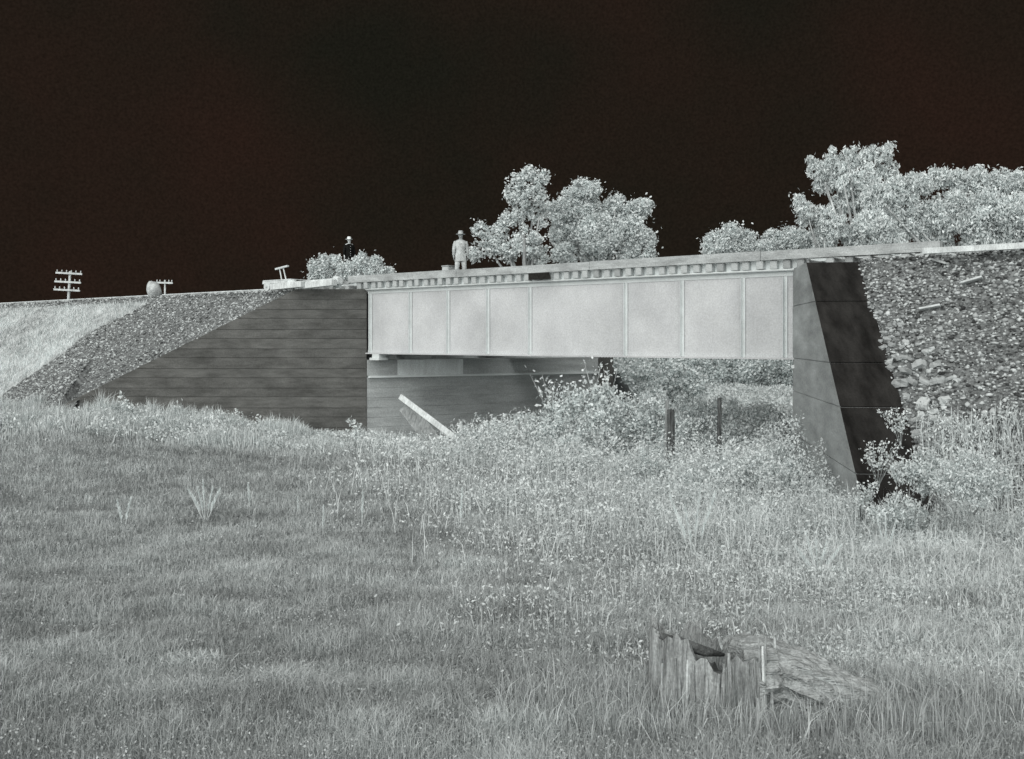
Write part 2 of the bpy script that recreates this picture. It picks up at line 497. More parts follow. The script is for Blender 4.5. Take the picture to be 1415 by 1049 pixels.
# ------------------------------------------------------------------ abutments
def wing_lifts(parent, O, w2, thick2, mitre, prof, zb, hts, mats, name='concrete_lift', alt=None):
    """stacked concrete lifts in the upright plane through O along w2; prof = (t_flat, slope, t_end)"""
    tf, sl, te = prof
    def tmax(z):
        if z >= TOP - 1e-6: return tf
        return min(te, tf + (TOP - z) / sl)
    def solid(z0, z1, inset, nm, mm):
        t00, t10 = tmax(z0), tmax(z1)
        zk = TOP - sl * (te - tf)
        pts = [(0, z0), (t00, z0)]
        if z0 < zk < z1: pts.append((te, zk))
        pts += [(t10, z1), (0, z1)]
        mb = MB(); k = len(pts)
        w = Vector((w2[0], w2[1], 0)); th = Vector((thick2[0], thick2[1], 0)); mi_ = Vector((mitre[0], mitre[1], 0))
        f, b = [], []
        for (t, z) in pts:
            base = v3(O, z) + w * (t + (inset if t == 0 else -inset * 2)) + th.normalized() * inset
            f.append(base)
            b.append(base + th - th.normalized() * inset * 2 + (mi_ if t == 0 else Vector((0, 0, 0))))
        vs = f + b
        fs = [tuple(range(k)), tuple(range(2 * k - 1, k - 1, -1))]; mis = [0, 0]
        for j in range(k):
            j2 = (j + 1) % k
            fs.append((j, j2, j2 + k, j + k))
            (ta, za), (tb, zb_) = pts[j], pts[j2]
            sloped = ta > 0 and tb > 0 and abs(ta - tb) > 1e-4 and abs(za - zb_) > 1e-4
            flat_top = abs(za - TOP) < 1e-6 and abs(zb_ - TOP) < 1e-6
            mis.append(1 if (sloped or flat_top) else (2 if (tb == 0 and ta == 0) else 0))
        b0 = len(mb.v); mb.v += vs; mb.f += fs; mb.mi += mis
        return mb.build(nm, mm, parent)
    z = zb
    hs = list(hts)
    i = 0
    while z < TOP - 1e-6:
        z1 = min(TOP, z + hs[i % len(hs)])
        if TOP - z1 < 0.25: z1 = TOP
        solid(z + (0.022 if z > zb else 0), z1, 0.0 if i % 2 == 0 else 0.006, name, mats if i % 3 else [alt or mats[0]] + list(mats[1:]))
        z = z1; i += 1
    solid(zb, TOP - 0.04, 0.03, 'wall_core', mats)

la = empty('bridge_abutment', v3(L2, -4.0), 'long dark concrete abutment with a broad sloping wing wall behind the pale grass fringe', 'abutment')
# left wing: front plane square to the view at y = L2.y
wing_lifts(la, L2 + np.array([-0.0, 0]), WDL, np.array([0, 1.0]), np.array([-1.19, 0]), (2.9, 0.497, 12.3), -5.2, [0.42, 0.37, 0.45, 0.36],
           [M['conc'], M['conc'], M['conc_mid']], alt=M['conc2'])
# breast wall, coping and back wall along A
def along(O, a0, a1, b0, b1, z0, z1, name, m, parent, bev=0, label=None):
    mb = MB()
    def q(a, b, z): return v3(O + A * a + BK * b, z)
    mb.hexa([q(a0, b0, z0), q(a1, b0, z0), q(a1, b1, z0), q(a0, b1, z0), q(a0, b0, z1), q(a1, b0, z1), q(a1, b1, z1), q(a0, b1, z1)])
    o = mb.build(name, m, parent, bevel=bev)
    if label: o['label'] = label
    return o
SEAT, CB = -0.84, -1.49
zz = -5.2
k = 0
while zz < CB - 0.09:
    z1 = min(CB - 0.08, zz + 0.4)
    if CB - 0.08 - z1 < 0.2: z1 = CB - 0.08
    along(L2, 0.02, 11.9, 0.0 if k % 2 == 0 else 0.005, 1.6, zz + 0.01, z1, 'concrete_lift', M['conc_mid'], la)
    zz = z1; k += 1
along(L2, 0.05, 11.8, 0.03, 1.55, -5.2, CB - 0.1, 'wall_core', M['conc_mid'], la)
along(L2, 0.06, 11.3, -0.15, 1.6, CB - 0.08, CB, 'coping_shadow_strip', M['shade_white'], la)  # added pale strip for the shadow line under the coping
for (a0, a1, m, lb) in [(0.02, 1.32, M['conc_mid'], None), (1.325, 4.35, M['conc_shade_pale'], 'coping length painted pale for the girder shadow'), (4.355, 7.6, M['conc_mid'], None), (7.605, 11.3, M['conc_mid'], None)]:
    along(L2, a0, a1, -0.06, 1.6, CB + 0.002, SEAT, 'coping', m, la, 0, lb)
along(L2, 11.32, 12.1, -0.12, 2.2, -5.2, GBOT - 0.02, 'end_pier', M['conc'], la)
along(L2, 0.9, 12.1, 1.62, 2.3, -5.2, TOP - 0.1, 'back_wall', M['conc_shade_pale'], la)  # takes the same painted shade tone as the pale coping length

ra = empty('bridge_abutment.001', v3(R2, -4.0), 'steep concrete abutment with grey inner face and sloping top painted black for inverted sunlight under riprap', 'abutment')
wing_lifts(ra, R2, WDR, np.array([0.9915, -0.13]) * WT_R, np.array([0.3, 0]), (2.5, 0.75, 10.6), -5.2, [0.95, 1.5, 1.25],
           [M['conc_side'], M['conc_sun_black'], M['conc_side']])
for (z0, z1) in ((-5.2, -3.6), (-3.59, -2.5), (-2.49, -1.49)):
    along(R2, 0.1, 12, -1.4, -0.0, z0, z1, 'concrete_lift', M['conc_side'], ra)
along(R2, 0.1, 12, -1.4, 0.06, -1.485, SEAT, 'coping', M['conc_side'], ra)
along(R2, 1.4, 12, -2.0, -1.41, -5.2, TOP - 0.1, 'back_wall', M['conc_side'], ra)

# ------------------------------------------------------------------ girder bridge
br = empty('railway_bridge', v3((L2 + R2) / 2, GBOT), 'pale riveted plate girder railway bridge with timber ties spanning the creek between two abutments', 'bridge')
def q(s, d, z): return v3(R2 + T * s + N * d, z)
def tbox(mb, s0, s1, d0, d1, z0, z1, mi=0):
    return mb.hexa([q(s0, d0, z0), q(s1, d0, z0), q(s1, d1, z0), q(s0, d1, z0), q(s0, d0, z1), q(s1, d0, z1), q(s1, d1, z1), q(s0, d1, z1)], mi)
def s_of_px(px, d=0.0):
    r = (px - CX) / FPX
    O = R2 + N * d
    return (O[0] - r * O[1]) / (r * T[1] - T[0])
S_ST = [s_of_px(p) for p in (1085, 1027, 943, 865, 733, 675, 620, 568, 513)]
def girder(d, detailed):
    ENDS = SPAN - 0.10 if detailed else SPAN + 0.65
    gd = MB()
    tbox(gd, -0.65, ENDS, d - 0.008, d + 0.008, GBOT + 0.02, TOP - 0.04)
    w = gd.build('girder_web', M['web'], br)
    f = MB()
    tbox(f, -0.65, ENDS, d - 0.17, d + 0.17, TOP - 0.035, TOP)             # cover plate
    tbox(f, -0.65, ENDS, d + 0.010, d + 0.15, TOP - 0.055, TOP - 0.037)
    tbox(f, -0.65, ENDS, d + 0.010, d + 0.030, TOP - 0.20, TOP - 0.057)
    f.build('top_flange', M['rib'], w)
    f = MB()
    tbox(f, -0.65, ENDS, d - 0.17, d + 0.17, GBOT, GBOT + 0.028)
    tbox(f, -0.65, ENDS, d + 0.010, d + 0.15, GBOT + 0.030, GBOT + 0.048)
    tbox(f, -0.65, ENDS, d + 0.010, d + 0.027, GBOT + 0.050, GBOT + 0.17)
    f.build('bottom_flange', M['web'], w)
    sts = S_ST if detailed else [1, 6, 12, 17]
    for s in sts:
        for sg in ((1, -1) if detailed else (1,)):
            m = MB()
            z0, z1 = GBOT + 0.052, TOP - 0.21
            tbox(m, s - 0.085, s + 0.005, d + 0.032 * 1 if sg > 0 else d - 0.024, d + 0.046 if sg > 0 else d - 0.010, z0, z1)
            tbox(m, s + 0.006, s + 0.018, d + 0.032 if sg > 0 else d - 0.12, d + 0.13 if sg > 0 else d - 0.010, z0, z1)
            m.build('stiffener', M['rib'], w)
    if detailed:
        m = MB()
        def rivet(s, z, dd, r=0.016):
            c = q(s, dd, z)
            ring = [c + T3(r * math.cos(a)) + Vector((0, 0, r * math.sin(a))) for a in (0, 1.257, 2.513, 3.77, 5.03)]
            m.add(ring + [c + N3(r * 0.8)], [(0, 1, 5), (1, 2, 5), (2, 3, 5), (3, 4, 5), (4, 0, 5)])
        s = -0.5
        while s < SPAN - 0.25:
            rivet(s, TOP - 0.10, d + 0.031); rivet(s + 0.05, TOP - 0.16, d + 0.031)
            rivet(s, GBOT + 0.09, d + 0.028); rivet(s + 0.05, GBOT + 0.14, d + 0.028)
            s += 0.105
        for st in sts:
            z = GBOT + 0.2
            while z < TOP - 0.25:
                rivet(st - 0.04, z, d + 0.047); z += 0.11
        o = m.build('rivet', M['rib'], w); o['kind'] = 'stuff'
        # rivet heads below the bottom cover plate, seen against the seat
        m = MB(); s = -0.4
        while s < SPAN - 0.2:
            for dd in (-0.11, 0.11):
                c = q(s, d + dd, GBOT - 0.001)
                ring = [c + T3(0.018 * math.cos(a)) + N3(0.018 * math.sin(a)) for a in (0, 1.257, 2.513, 3.77, 5.03)]
                m.add(ring + [c - Vector((0, 0, 0.02))], [(0, 1, 5), (1, 2, 5), (2, 3, 5), (3, 4, 5), (4, 0, 5)])
            s += 0.12
        o = m.build('rivet', M['rib'], w); o['kind'] = 'stuff'
    for s in (-0.35, SPAN - 0.72 if detailed else SPAN + 0.42):      # bearing block on the bridge seat
        m = MB(); tbox(m, s - 0.28, s + 0.28, d - 0.25, d + 0.25, SEAT + 0.003, SEAT + 0.1); tbox(m, s - 0.2, s + 0.2, d - 0.18, d + 0.18, SEAT + 0.1, GBOT - 0.003)
        m.build('bearing_block', M['rib'], w)
    return w
girder(0.0, True)
for d in (-2.0, -4.2, -6.2): girder(d, False)
# cross frames between girders
for s in (1.5, 6, 10, 14, 17.5):
    m = MB()
    m.tube([q(s, -0.15, TOP - 0.3), q(s, -1.85, GBOT + 0.2)], 0.04, 4); m.tube([q(s, -0.15, GBOT + 0.2), q(s, -1.85, TOP - 0.3)], 0.04, 4)
    m.build('cross_brace', M['web'], br)

# name plate lying against the tie ends
pl = MB(); s0, s1 = s_of_px(768), s_of_px(737)
pl.hexa([q(s0, 0.25, TOP + 0.03), q(s1, 0.25, TOP + 0.03), q(s1, 0.28, TOP + 0.03), q(s0, 0.28, TOP + 0.03),
         q(s0 + 0.10, 0.25, TOP + 0.26), q(s1, 0.25, TOP + 0.26), q(s1, 0.28, TOP + 0.26), q(s0 + 0.10, 0.28, TOP + 0.26)])
po = pl.build('name_plate', M['plate'], br); po['label'] = 'small black plate on the tie ends'

# ties: each its own part
tie_me = {}
def tie_mesh(m, key):
    b = MB(); b.obox((0, 0, 0), T3(0.11), N3(2.15), Vector((0, 0, 0.125)))
    tie_me[key] = b.me('tie', m, bevel=0.01); return tie_me[key]
tie_mesh(M['tie'], 'a'); tie_mesh(M['tie2'], 'b')
def place_tie(parent, s, d, z, key, O=R2):
    o = bpy.data.objects.new('tie', tie_me[key]); COL.objects.link(o)
    o.parent = parent; p = v3(O + T * s + N * d, z) - parent_world(parent)
    o.location = p; o.rotation_euler = (0, 0, random.uniform(-0.006, 0.006))
n_t = 46
for i in range(n_t):
    s = -0.3 + i * (SPAN + 0.6) / (n_t - 1)
    place_tie(br, s + random.uniform(-0.03, 0.03), -1.95 + random.uniform(-0.05, 0.02), TOP + 0.13 + random.uniform(0, 0.012), 'ab'[random.random() < 0.18])
# guard timbers and rails across the bridge, rails also beyond it
def long_beam(name, m, parent, s0, s1, d0, d1, z0, z1):
    b = MB(); tbox(b, s0, s1, d0, d1, z0, z1); return b.build(name, m, parent)
for k_, (s0, s1) in enumerate([(-4.2, 0.9), (0.92, 7.1), (7.12, 13.2), (13.22, 19.3)]):
    long_beam('guard_timber', M['beam'], br, s0, s1, -0.04 if k_ % 2 else -0.03, 0.22, TOP + 0.275, TOP + 0.545 + 0.012 * (k_ % 2))
long_beam('tie_gap_shade', M['shade_white'], br, -0.5, 19.0, -0.14, 0.0, TOP + 0.004, TOP + 0.262)  # added strip that gives the tie gaps a pale, inverted shade
long_beam('guard_timber', M['beam'], br, -1, 19.3, -4.1, -3.9, TOP + 0.275, TOP + 0.45)
def rail(parent, s0, s1, d, z):
    b = MB(); h = 0.15
    tbox(b, s0, s1, d - 0.07, d + 0.07, z, z + 0.015); tbox(b, s0, s1, d - 0.012, d + 0.012, z + 0.016, z + h - 0.04); tbox(b, s0, s1, d - 0.036, d + 0.036, z + h - 0.039, z + h)
    return b.build('rail', M['rail'], parent)
rail(br, -1, 19.3, -1.2, TOP + 0.275); rail(br, -1, 19.3, -2.65, TOP + 0.275)

# approach tracks
trl = empty('railway_track', v3(L2, TOP), 'pale railway track running off along the far crest above the fine ballast slope', 'track')
for i in range(110):
    place_tie(trl, SPAN + 1.0 + i * 0.52, -1.95 + random.uniform(-0.06, 0.06), TOP + 0.04, 'ab'[random.random() < 0.3])
rail(trl, SPAN + 0.95, SPAN + 150, -1.2, TOP + 0.17); rail(trl, SPAN + 0.95, SPAN + 150, -2.65, TOP + 0.17)
trr = empty('railway_track.001', v3(R2, TOP), 'pale railway track leaving the bridge above the coarse riprap slope', 'track')
for i in range(50):
    place_tie(trr, -1.2 - i * 0.52, -1.95 + random.uniform(-0.06, 0.06), TOP + (0.13 if i < 7 else 0.04), 'ab'[random.random() < 0.3])
rail(trr, -30, -1.05, -1.2, TOP + 0.20); rail(trr, -30, -1.05, -2.65, TOP + 0.20)
b = MB(); tbox(b, -30, -4.4, 2.0, 2.22, TOP + 0.06, TOP + 0.2)
b.build('curb_timber', M['palewood'], trr)

# ------------------------------------------------------------------ trees and bushes
def crown_np(blobs, z, leaf, dens, flat=0.75, tone0=0.84, tvar=0.2, sub=0.33, dvar=0.5, up=0.2, fill=0.35, zmax=None, long=1.5, stray=0.08):
    """leaf cloud made of sub-clumps inside blobs given as (px, py, r px) around depth z"""
    Cs, Ts = [], []
    for (px, py, r) in blobs:
        zz_ = z + RNG.uniform(-dvar, dvar) * r / FPX * z
        c = np.array(P(px, py, zz_)); R = r / FPX * z
        ns = max(6, int(26 * (0.33 / sub) ** 2))
        d = RNG.normal(size=(ns, 3)); d /= np.linalg.norm(d, axis=1)[:, None]
        rr = R * (1.06 - sub) * RNG.uniform(0.35, 1.0, ns) ** 0.4
        sc = c + d * rr[:, None] * np.array([1, flat, 1])
        leaf_ = leaf
        n = int(2.9 * dens * R ** 2 / leaf ** 2)
        k = RNG.integers(0, ns, n)
        e = RNG.normal(size=(n, 3)); e /= np.linalg.norm(e, axis=1)[:, None]
        srad = (R * sub * RNG.uniform(0.6, 1.25, ns))[k]
        p = sc[k] + e * (srad * RNG.uniform(0, 1, n) ** 0.42)[:, None]
        tn = tone0 + RNG.normal(0, tvar * 0.6, ns)[k] + RNG.normal(0, tvar, n)
        nf = int(n * fill)
        e = RNG.normal(size=(nf, 3)); e /= np.linalg.norm(e, axis=1)[:, None]
        p2 = c + e * (R * 0.8 * RNG.uniform(0, 1, nf) ** 0.5)[:, None] * np.array([1, flat, 1])
        Cs += [p, p2]; Ts += [tn, tone0 - 0.1 + RNG.normal(0, tvar, nf)]
    C = np.concatenate(Cs); t = np.clip(np.concatenate(Ts), 0, 1)
    if zmax is not None:
        k_ = C[:, 2] < zmax; C = C[k_]; t = t[k_]
    S = leaf * 0.66 * RNG.uniform(0.5, 1.4, len(C))
    k_ = RNG.random(len(C)) < stray
    C = C + np.where(k_[:, None], RNG.normal(0, leaf * 1.3, (len(C), 3)), 0)
    return leaves_np(C, S, t, up, long)

def tree(name, label, blobs, z, leaf, dens, base_px, base_z, trunk_r, group=None, cat='tree', limbs=5, **kw):
    """trunk with limbs reaching into the blobs, and a leaf crown"""
    base = P(base_px, HY, z); base.z = base_z
    root = empty(name, base, label, cat, group)
    cen = sorted(blobs, key=lambda b: -b[2])
    top = P(cen[0][0], cen[0][1], z)
    mb = MB()
    fork = base.lerp(top, 0.45); fork.x += 0.1
    mb.tube([base, base.lerp(fork, 0.5) + Vector((0.05, 0, 0)), fork, fork.lerp(top, 0.7)], [trunk_r, trunk_r * 0.8, trunk_r * 0.65, trunk_r * 0.3], 8)
    mb.build('trunk' if cat == 'tree' else 'stem', M['bark'], root, smoothed=True)
    for b_ in cen[:limbs]:
        e = P(b_[0], b_[1], z + random.uniform(-0.5, 0.5))
        m2 = MB(); mdl = fork.lerp(e, 0.5) + Vector((random.uniform(-.2, .2), random.uniform(-.2, .2), 0.15))
        m2.tube([fork - Vector((0, 0, 0.1)), mdl, e], [trunk_r * 0.5, trunk_r * 0.3, trunk_r * 0.1], 6)
        m2.build('limb' if cat == 'tree' else 'stem', M['bark'], root, smoothed=True)
    V, F, t = crown_np(blobs, z, leaf, dens, **kw)
    o = link('crown' if cat == 'tree' else 'foliage', mesh_np('crown', V, F, M['leaf'], t), root)
    return root

FARZ = 2.0 - 2.2
tree('leafy_tree', 'tall ragged pale tree with dark gaps rising behind the standing man',
     [(732, 240, 14), (748, 246, 14), (716, 250, 14), (712, 268, 20), (738, 272, 22), (722, 292, 20), (745, 300, 18), (702, 305, 17), (690, 322, 18), (665, 318, 15), (672, 338, 20), (700, 345, 22), (728, 335, 26), (745, 352, 18), (655, 352, 14)],
     62, 0.19, 9, 726, -1.0, 0.3, limbs=9, sub=0.28, fill=0.15)
tree('leafy_tree.001', 'broad round pale tree standing behind the middle of the bridge',
     [(803, 262, 17), (820, 262, 15), (790, 272, 17), (775, 292, 22), (812, 295, 32), (850, 290, 26), (880, 290, 22), (893, 285, 14), (785, 325, 34), (830, 325, 38), (870, 325, 34), (893, 330, 18), (780, 352, 22), (820, 355, 26), (870, 355, 24), (756, 288, 11), (897, 350, 12)],
     66, 0.19, 12, 826, -1.0, 0.35, limbs=8, sub=0.27, fill=0.6)
tree('round_bush', 'low pale bush below the man in the white hat', [(440, 372, 18), (462, 362, 14), (450, 382, 16), (478, 372, 17), (500, 365, 16), (520, 362, 12), (515, 376, 18), (535, 378, 13), (490, 384, 14), (545, 384, 8), (448, 358, 9), (500, 353, 7), (432, 384, 9)],
     47, 0.12, 11, 485, 1.6, 0.08, cat='bush', limbs=6, sub=0.34, fill=0.55)
tree('round_bush.001', 'small round pale bush standing alone against the sky right of the broad tree', [(985, 332, 17), (1010, 322, 19), (1032, 332, 18), (1000, 342, 18), (978, 345, 12), (1045, 342, 12), (1020, 343, 18)],
     58, 0.15, 11, 1008, 0.8, 0.1, cat='bush', limbs=5, sub=0.33, fill=0.4)
tree('round_bush.002', 'low pale bush tucked between the lone round bush and the feathery tree', [(1068, 330, 18), (1090, 326, 20), (1108, 330, 18), (1060, 342, 16), (1085, 344, 18), (1120, 340, 18)],
     56, 0.15, 11, 1088, 0.8, 0.1, cat='bush', limbs=5, sub=0.33, fill=0.5)
tree('feathery_tree', 'feathery upswept pale tree highest of those over the steep abutment',
     [(1130, 235, 17), (1150, 225, 17), (1140, 252, 19), (1172, 222, 17), (1196, 222, 17), (1222, 214, 15), (1228, 205, 9), (1165, 250, 24), (1198, 248, 24), (1225, 236, 18), (1180, 275, 26), (1160, 285, 18), (1120, 222, 8), (1150, 208, 7), (1205, 206, 7), (1180, 206, 6)],
     52, 0.12, 8, 1195, -1.0, 0.28, limbs=10, sub=0.24, fill=0.12, up=1.6, long=2.6)
tree('feathery_tree.001', 'lower leaning pale tree at the foot of the feathery tree',
     [(1105, 278, 12), (1115, 292, 17), (1135, 302, 20), (1158, 312, 20), (1175, 325, 20), (1140, 328, 24), (1110, 305, 10)],
     50, 0.12, 10, 1150, -0.8, 0.16, limbs=6, sub=0.25, fill=0.25, up=1.2, long=2.4)
tree('leafy_tree.002', 'wide pale thicket tree filling the skyline above the riprap slope',
     [(1215, 275, 28), (1245, 258, 22), (1275, 256, 20), (1300, 246, 18), (1325, 250, 20), (1350, 248, 22), (1385, 250, 24), (1410, 252, 22), (1205, 315, 34), (1255, 300, 40), (1310, 295, 42), (1365, 298, 44), (1410, 300, 40), (1230, 335, 26), (1290, 335, 28), (1350, 335, 28), (1400, 335, 28), (1440, 280, 30), (1290, 238, 8), (1262, 244, 8)],
     50, 0.13, 9, 1300, -0.8, 0.25, limbs=8, sub=0.27, fill=0.6, up=1.2, long=2.2)

# ------------------------------------------------------------------ creek-side brush seen under and in front of the bridge
def brush_at(px, py, z, r, **kw): return (px, py, r)
def gpx(x, y):  # row of the ground at x, y
    return HY - float(ground_z(x, y)) / y * FPX
tree('creek_bush', 'dense pale brush far beyond the bridge opening, closing the view under the girders',
     [(850, 505, 34), (890, 500, 40), (940, 498, 42), (990, 500, 42), (1040, 498, 42), (1085, 500, 42), (870, 535, 36), (920, 535, 40), (970, 538, 40), (1020, 538, 40), (1070, 538, 40), (1120, 500, 40)],
     72, 0.2, 7.0, 980, -4.2, 0.1, cat='bush', limbs=6, sub=0.3, fill=0.8, tone0=1.0)  # leaf tone raised to offset the darkness under the bridge
tree('creek_bush.005', 'pale bush on the far flank of the embankment behind the bridge seat',
     [(850, 512, 22), (885, 515, 26), (925, 520, 28), (960, 530, 24), (900, 545, 24), (940, 550, 24), (870, 540, 20)],
     50, 0.16, 7.0, 900, -3.6, 0.08, cat='bush', limbs=5, sub=0.28, fill=0.7, tone0=0.95)
tree('creek_bush.004', 'low pale brush behind the dark fence post under the bridge',
     [(905, 575, 30), (955, 572, 34), (1005, 575, 34), (1050, 578, 32), (1078, 590, 20), (985, 600, 34)],
     34.5, 0.09, 5.0, 980, -4.2, 0.05, cat='bush', limbs=6, sub=0.28, fill=0.5, tone0=1.0)  # leaf tone raised to offset the deck's shadow
tree('creek_bush.001', 'wide pale leafy bush rising in front of the bridge seat and the tall fence post',
     [(800, 560, 30), (835, 552, 28), (770, 580, 30), (860, 575, 36), (905, 570, 34), (820, 600, 40), (880, 610, 44), (940, 600, 36), (760, 610, 30), (970, 630, 38), (1020, 610, 34), (1060, 620, 34), (1075, 590, 22), (920, 640, 36)],
     33, 0.11, 5.0, 880, -4.2, 0.06, cat='bush', limbs=6, sub=0.28, fill=0.5, tone0=0.8, tvar=0.24)
tree('creek_bush.002', 'low pale brush spreading at the foot of the grey wing wall face',
     [(1000, 655, 34), (1045, 650, 34), (1090, 660, 30), (950, 665, 30), (1120, 690, 24), (1070, 690, 30), (1020, 690, 28)],
     25, 0.085, 4.2, 1040, -4.0, 0.04, cat='bush', limbs=5, sub=0.28, fill=0.5, tone0=0.8, tvar=0.24)
for k_, (bx_, by_, bw_, bz_, lab_) in enumerate([
    (1075, 640, 30, 26.5, 'pale rounded brush mound touching the grey wing wall face'),
    (890, 650, 34, 27, 'pale brush mound below and left of the dark fence post'),
    (785, 625, 30, 30, 'pale brush mound under the sapling that crosses the bridge seat'),
    (1160, 715, 26, 20.5, 'small pale brush mound at the foot of the grey wing wall face'),
    (1275, 640, 28, 17.5, 'pale brush mound on the lower riprap slope'),
    (1345, 650, 36, 16.5, 'larger pale brush mound low on the riprap slope, outermost'),
    (1240, 700, 26, 17.0, 'pale brush mound at the toe of the riprap beside the black wing wall')]):
    tree('brush_mound' + ('' if k_ == 0 else '.%03d' % k_), lab_,
         [(bx_, by_, bw_), (bx_ - bw_, by_ + 12, bw_ * 0.75), (bx_ + bw_ * 0.9, by_ + 10, bw_ * 0.8), (bx_ + 4, by_ + 22, bw_)],
         bz_, 0.0026 * bz_, 4.5, bx_, -(by_ + bw_ - HY) / FPX * bz_ - 0.3, 0.02, cat='bush', limbs=4, sub=0.26, fill=0.4, tone0=0.78, up=0.8, long=2.0, stray=0.15)
tree('creek_bush.003', 'low pale brush at the foot of the leaning plank',
     [(650, 608, 22), (690, 600, 24), (725, 590, 24), (700, 620, 22), (660, 625, 18), (625, 625, 14), (745, 615, 22), (580, 628, 12)],
     34, 0.1, 5.0, 690, -4.2, 0.04, cat='bush', limbs=5, sub=0.3, fill=0.4, tone0=0.8, tvar=0.24)

def sapling(name, label, base, h, spread, n_st, leaf, n_leaf, group=None, cat='sapling', tone=0.85, lean=0.0):
    root = empty(name, base, label, cat, group)
    Cs = []
    for k_ in range(n_st):
        a = random.uniform(0, 6.28); r = spread * random.uniform(0.2, 1)
        tip = Vector((base[0] + math.cos(a) * r + lean * h, base[1] + math.sin(a) * r * 0.6, base[2] + h * random.uniform(0.6, 1)))
        mid = Vector(base).lerp(tip, 0.5) + Vector((random.uniform(-.1, .1) * h, 0, 0.06 * h))
        m = MB(); m.tube([Vector(base) - Vector((0, 0, 0.1)), mid, tip], [0.022 * h / 2, 0.014 * h / 2, 0.004], 5)
        m.build('stem', M['bark'], root, smoothed=True)
        for j in range(n_leaf):
            t = random.uniform(0.3, 1.02)
            p = (Vector(base).lerp(mid, t * 2) if t < 0.5 else mid.lerp(tip, t * 2 - 1))
            Cs.append([p.x + random.gauss(0, 0.07 * h), p.y + random.gauss(0, 0.07 * h), p.z + random.gauss(0, 0.05 * h)])
    C = np.array(Cs)
    V, F, t = leaves_np(C, leaf * RNG.uniform(0.6, 1.4, len(C)), np.clip(tone + RNG.normal(0, 0.12, len(C)), 0, 1))
    link('foliage', mesh_np('foliage', V, F, M['leaf'], t), root)
    return root
def gp(px, y):
    x = (px - CX) / FPX * y
    return Vector((x, y, float(ground_z(x, y)) - 0.03))
sapling('sapling', 'spindly sapling with bright leaf dots before the low end of the dark wing wall', gp(185, 38), 1.35, 0.6, 7, 0.085, 26)
sapling('sapling.001', 'open bright-leaved sapling reaching over the bridge seat line beneath the girder', P(770, 600, 33.0), 2.35, 0.9, 10, 0.085, 30)
sapling('sapling.002', 'bright-leaved sapling against the dark pier end of the bridge seat', P(828, 590, 33.4), 2.3, 0.7, 8, 0.085, 28)
sapling('sapling.003', 'small bright sapling at the corner where wing wall meets bridge seat wall', gp(492, 36), 1.15, 0.45, 6, 0.08, 20)
sapling('sapling.004', 'small sapling with few bright leaves right of the leaning plank', P(672, 612, 34.5), 1.05, 0.4, 5, 0.08, 18)
sapling('sapling.005', 'bushy bright weed growing low against the black wing wall top', P(1212, 668, 19.0), 0.85, 0.55, 8, 0.035, 50, cat='sapling')
sapling('sapling.006', 'bright weed hanging half way up the black wing wall under the riprap', P(1245, 612, 19.6), 0.7, 0.4, 7, 0.035, 40)
sapling('sapling.007', 'bright weed at the lowest tip of the black wing wall', P(1190, 715, 18.2), 0.7, 0.5, 8, 0.035, 50)

# ------------------------------------------------------------------ field grass and ground cover
def frustum_pts(n, r0, r1, xr=0.57):
    y = np.exp(RNG.uniform(math.log(r0), math.log(r1), n))
    x = RNG.uniform(-xr, xr, n) * y
    return x, y
def clear_of_walls(x, y):
    t = (x - R2[0]) * WDR[0] + (y - R2[1]) * WDR[1]
    u = (x - R2[0]) * 0.9915 + (y - R2[1]) * -0.13
    inr = (t > -2) & (t < 10.8) & (u > -0.1) & (u < WT_R + 0.06) & (y > 18)
    inl = (y > L2[1] - 0.12) & (x < L2[0] + 0.2) & (x > -18.3)
    brst = ((x - L2[0]) * BK[0] + (y - L2[1]) * BK[1] > -0.15) & (x < 4.5) & (x > L2[0] - 0.2)
    return ~(inr | inl | brst)
def surf(x, y):
    u = (x - R2[0]) * 0.9915 + (y - R2[1]) * -0.13
    zb = np.where(u > 0.4, right_bank_z(x, y), -9)
    return np.maximum(ground_z(x, y), zb)

x, y = frustum_pts(520000, 3.2, 41.0)
ok = clear_of_walls(x, y); x, y = x[ok], y[ok]
z = surf(x, y)
keep = (z - ground_z(x, y) < 1.5); x, y, z = x[keep], y[keep], z[keep]
patch = fbm(x * 0.5, y * 0.5, 40) ; fine = fbm(x * 2.3, y * 2.3, 50)
streak = fbm(x * 0.55, y * 2.6, 60)
H = (0.05 + 0.11 * fine * 1.6) * (0.7 + 0.6 * RNG.random(len(x))) + 0.002 * y
W = 0.0026 + 0.00060 * y
tone = np.clip(0.43 + (patch - 0.5) * 0.4 + (streak - 0.5) * 0.55 + (fine - 0.5) * 0.7 + RNG.normal(0, 0.09, len(x)), 0, 1)
stuff('field_grass', blades_np(np.stack([x, y, z - 0.01], 1), H, W, tone, 0.7), M['grass'], 'matted mid-grey grass covering the whole field before the bridge', 'grass')

n = 300000
xl, yl = frustum_pts(n, 3.2, 36.0)
ok = clear_of_walls(xl, yl) & (RNG.random(n) < 0.25 + 1.1 * (fbm(xl * 1.1, yl * 1.1, 55) - 0.3)); xl, yl = xl[ok], yl[ok]
zl = ground_z(xl, yl)
tl = np.clip(0.43 + (fbm(xl * 0.5, yl * 0.5, 40) - 0.5) * 0.4 + (fbm(xl * 0.55, yl * 2.6, 60) - 0.5) * 0.5 + RNG.normal(0, 0.13, len(xl)), 0, 1)
stuff('clover', leaves_np(np.stack([xl, yl, zl + RNG.random(len(xl)) * 0.13], 1), (0.004 + 0.0015 * yl) * RNG.uniform(0.5, 1.4, len(xl)), tl, 0.1, 1.3), M['grass'],
      'low grey clover and herbage mixed through the field grass', 'clover')

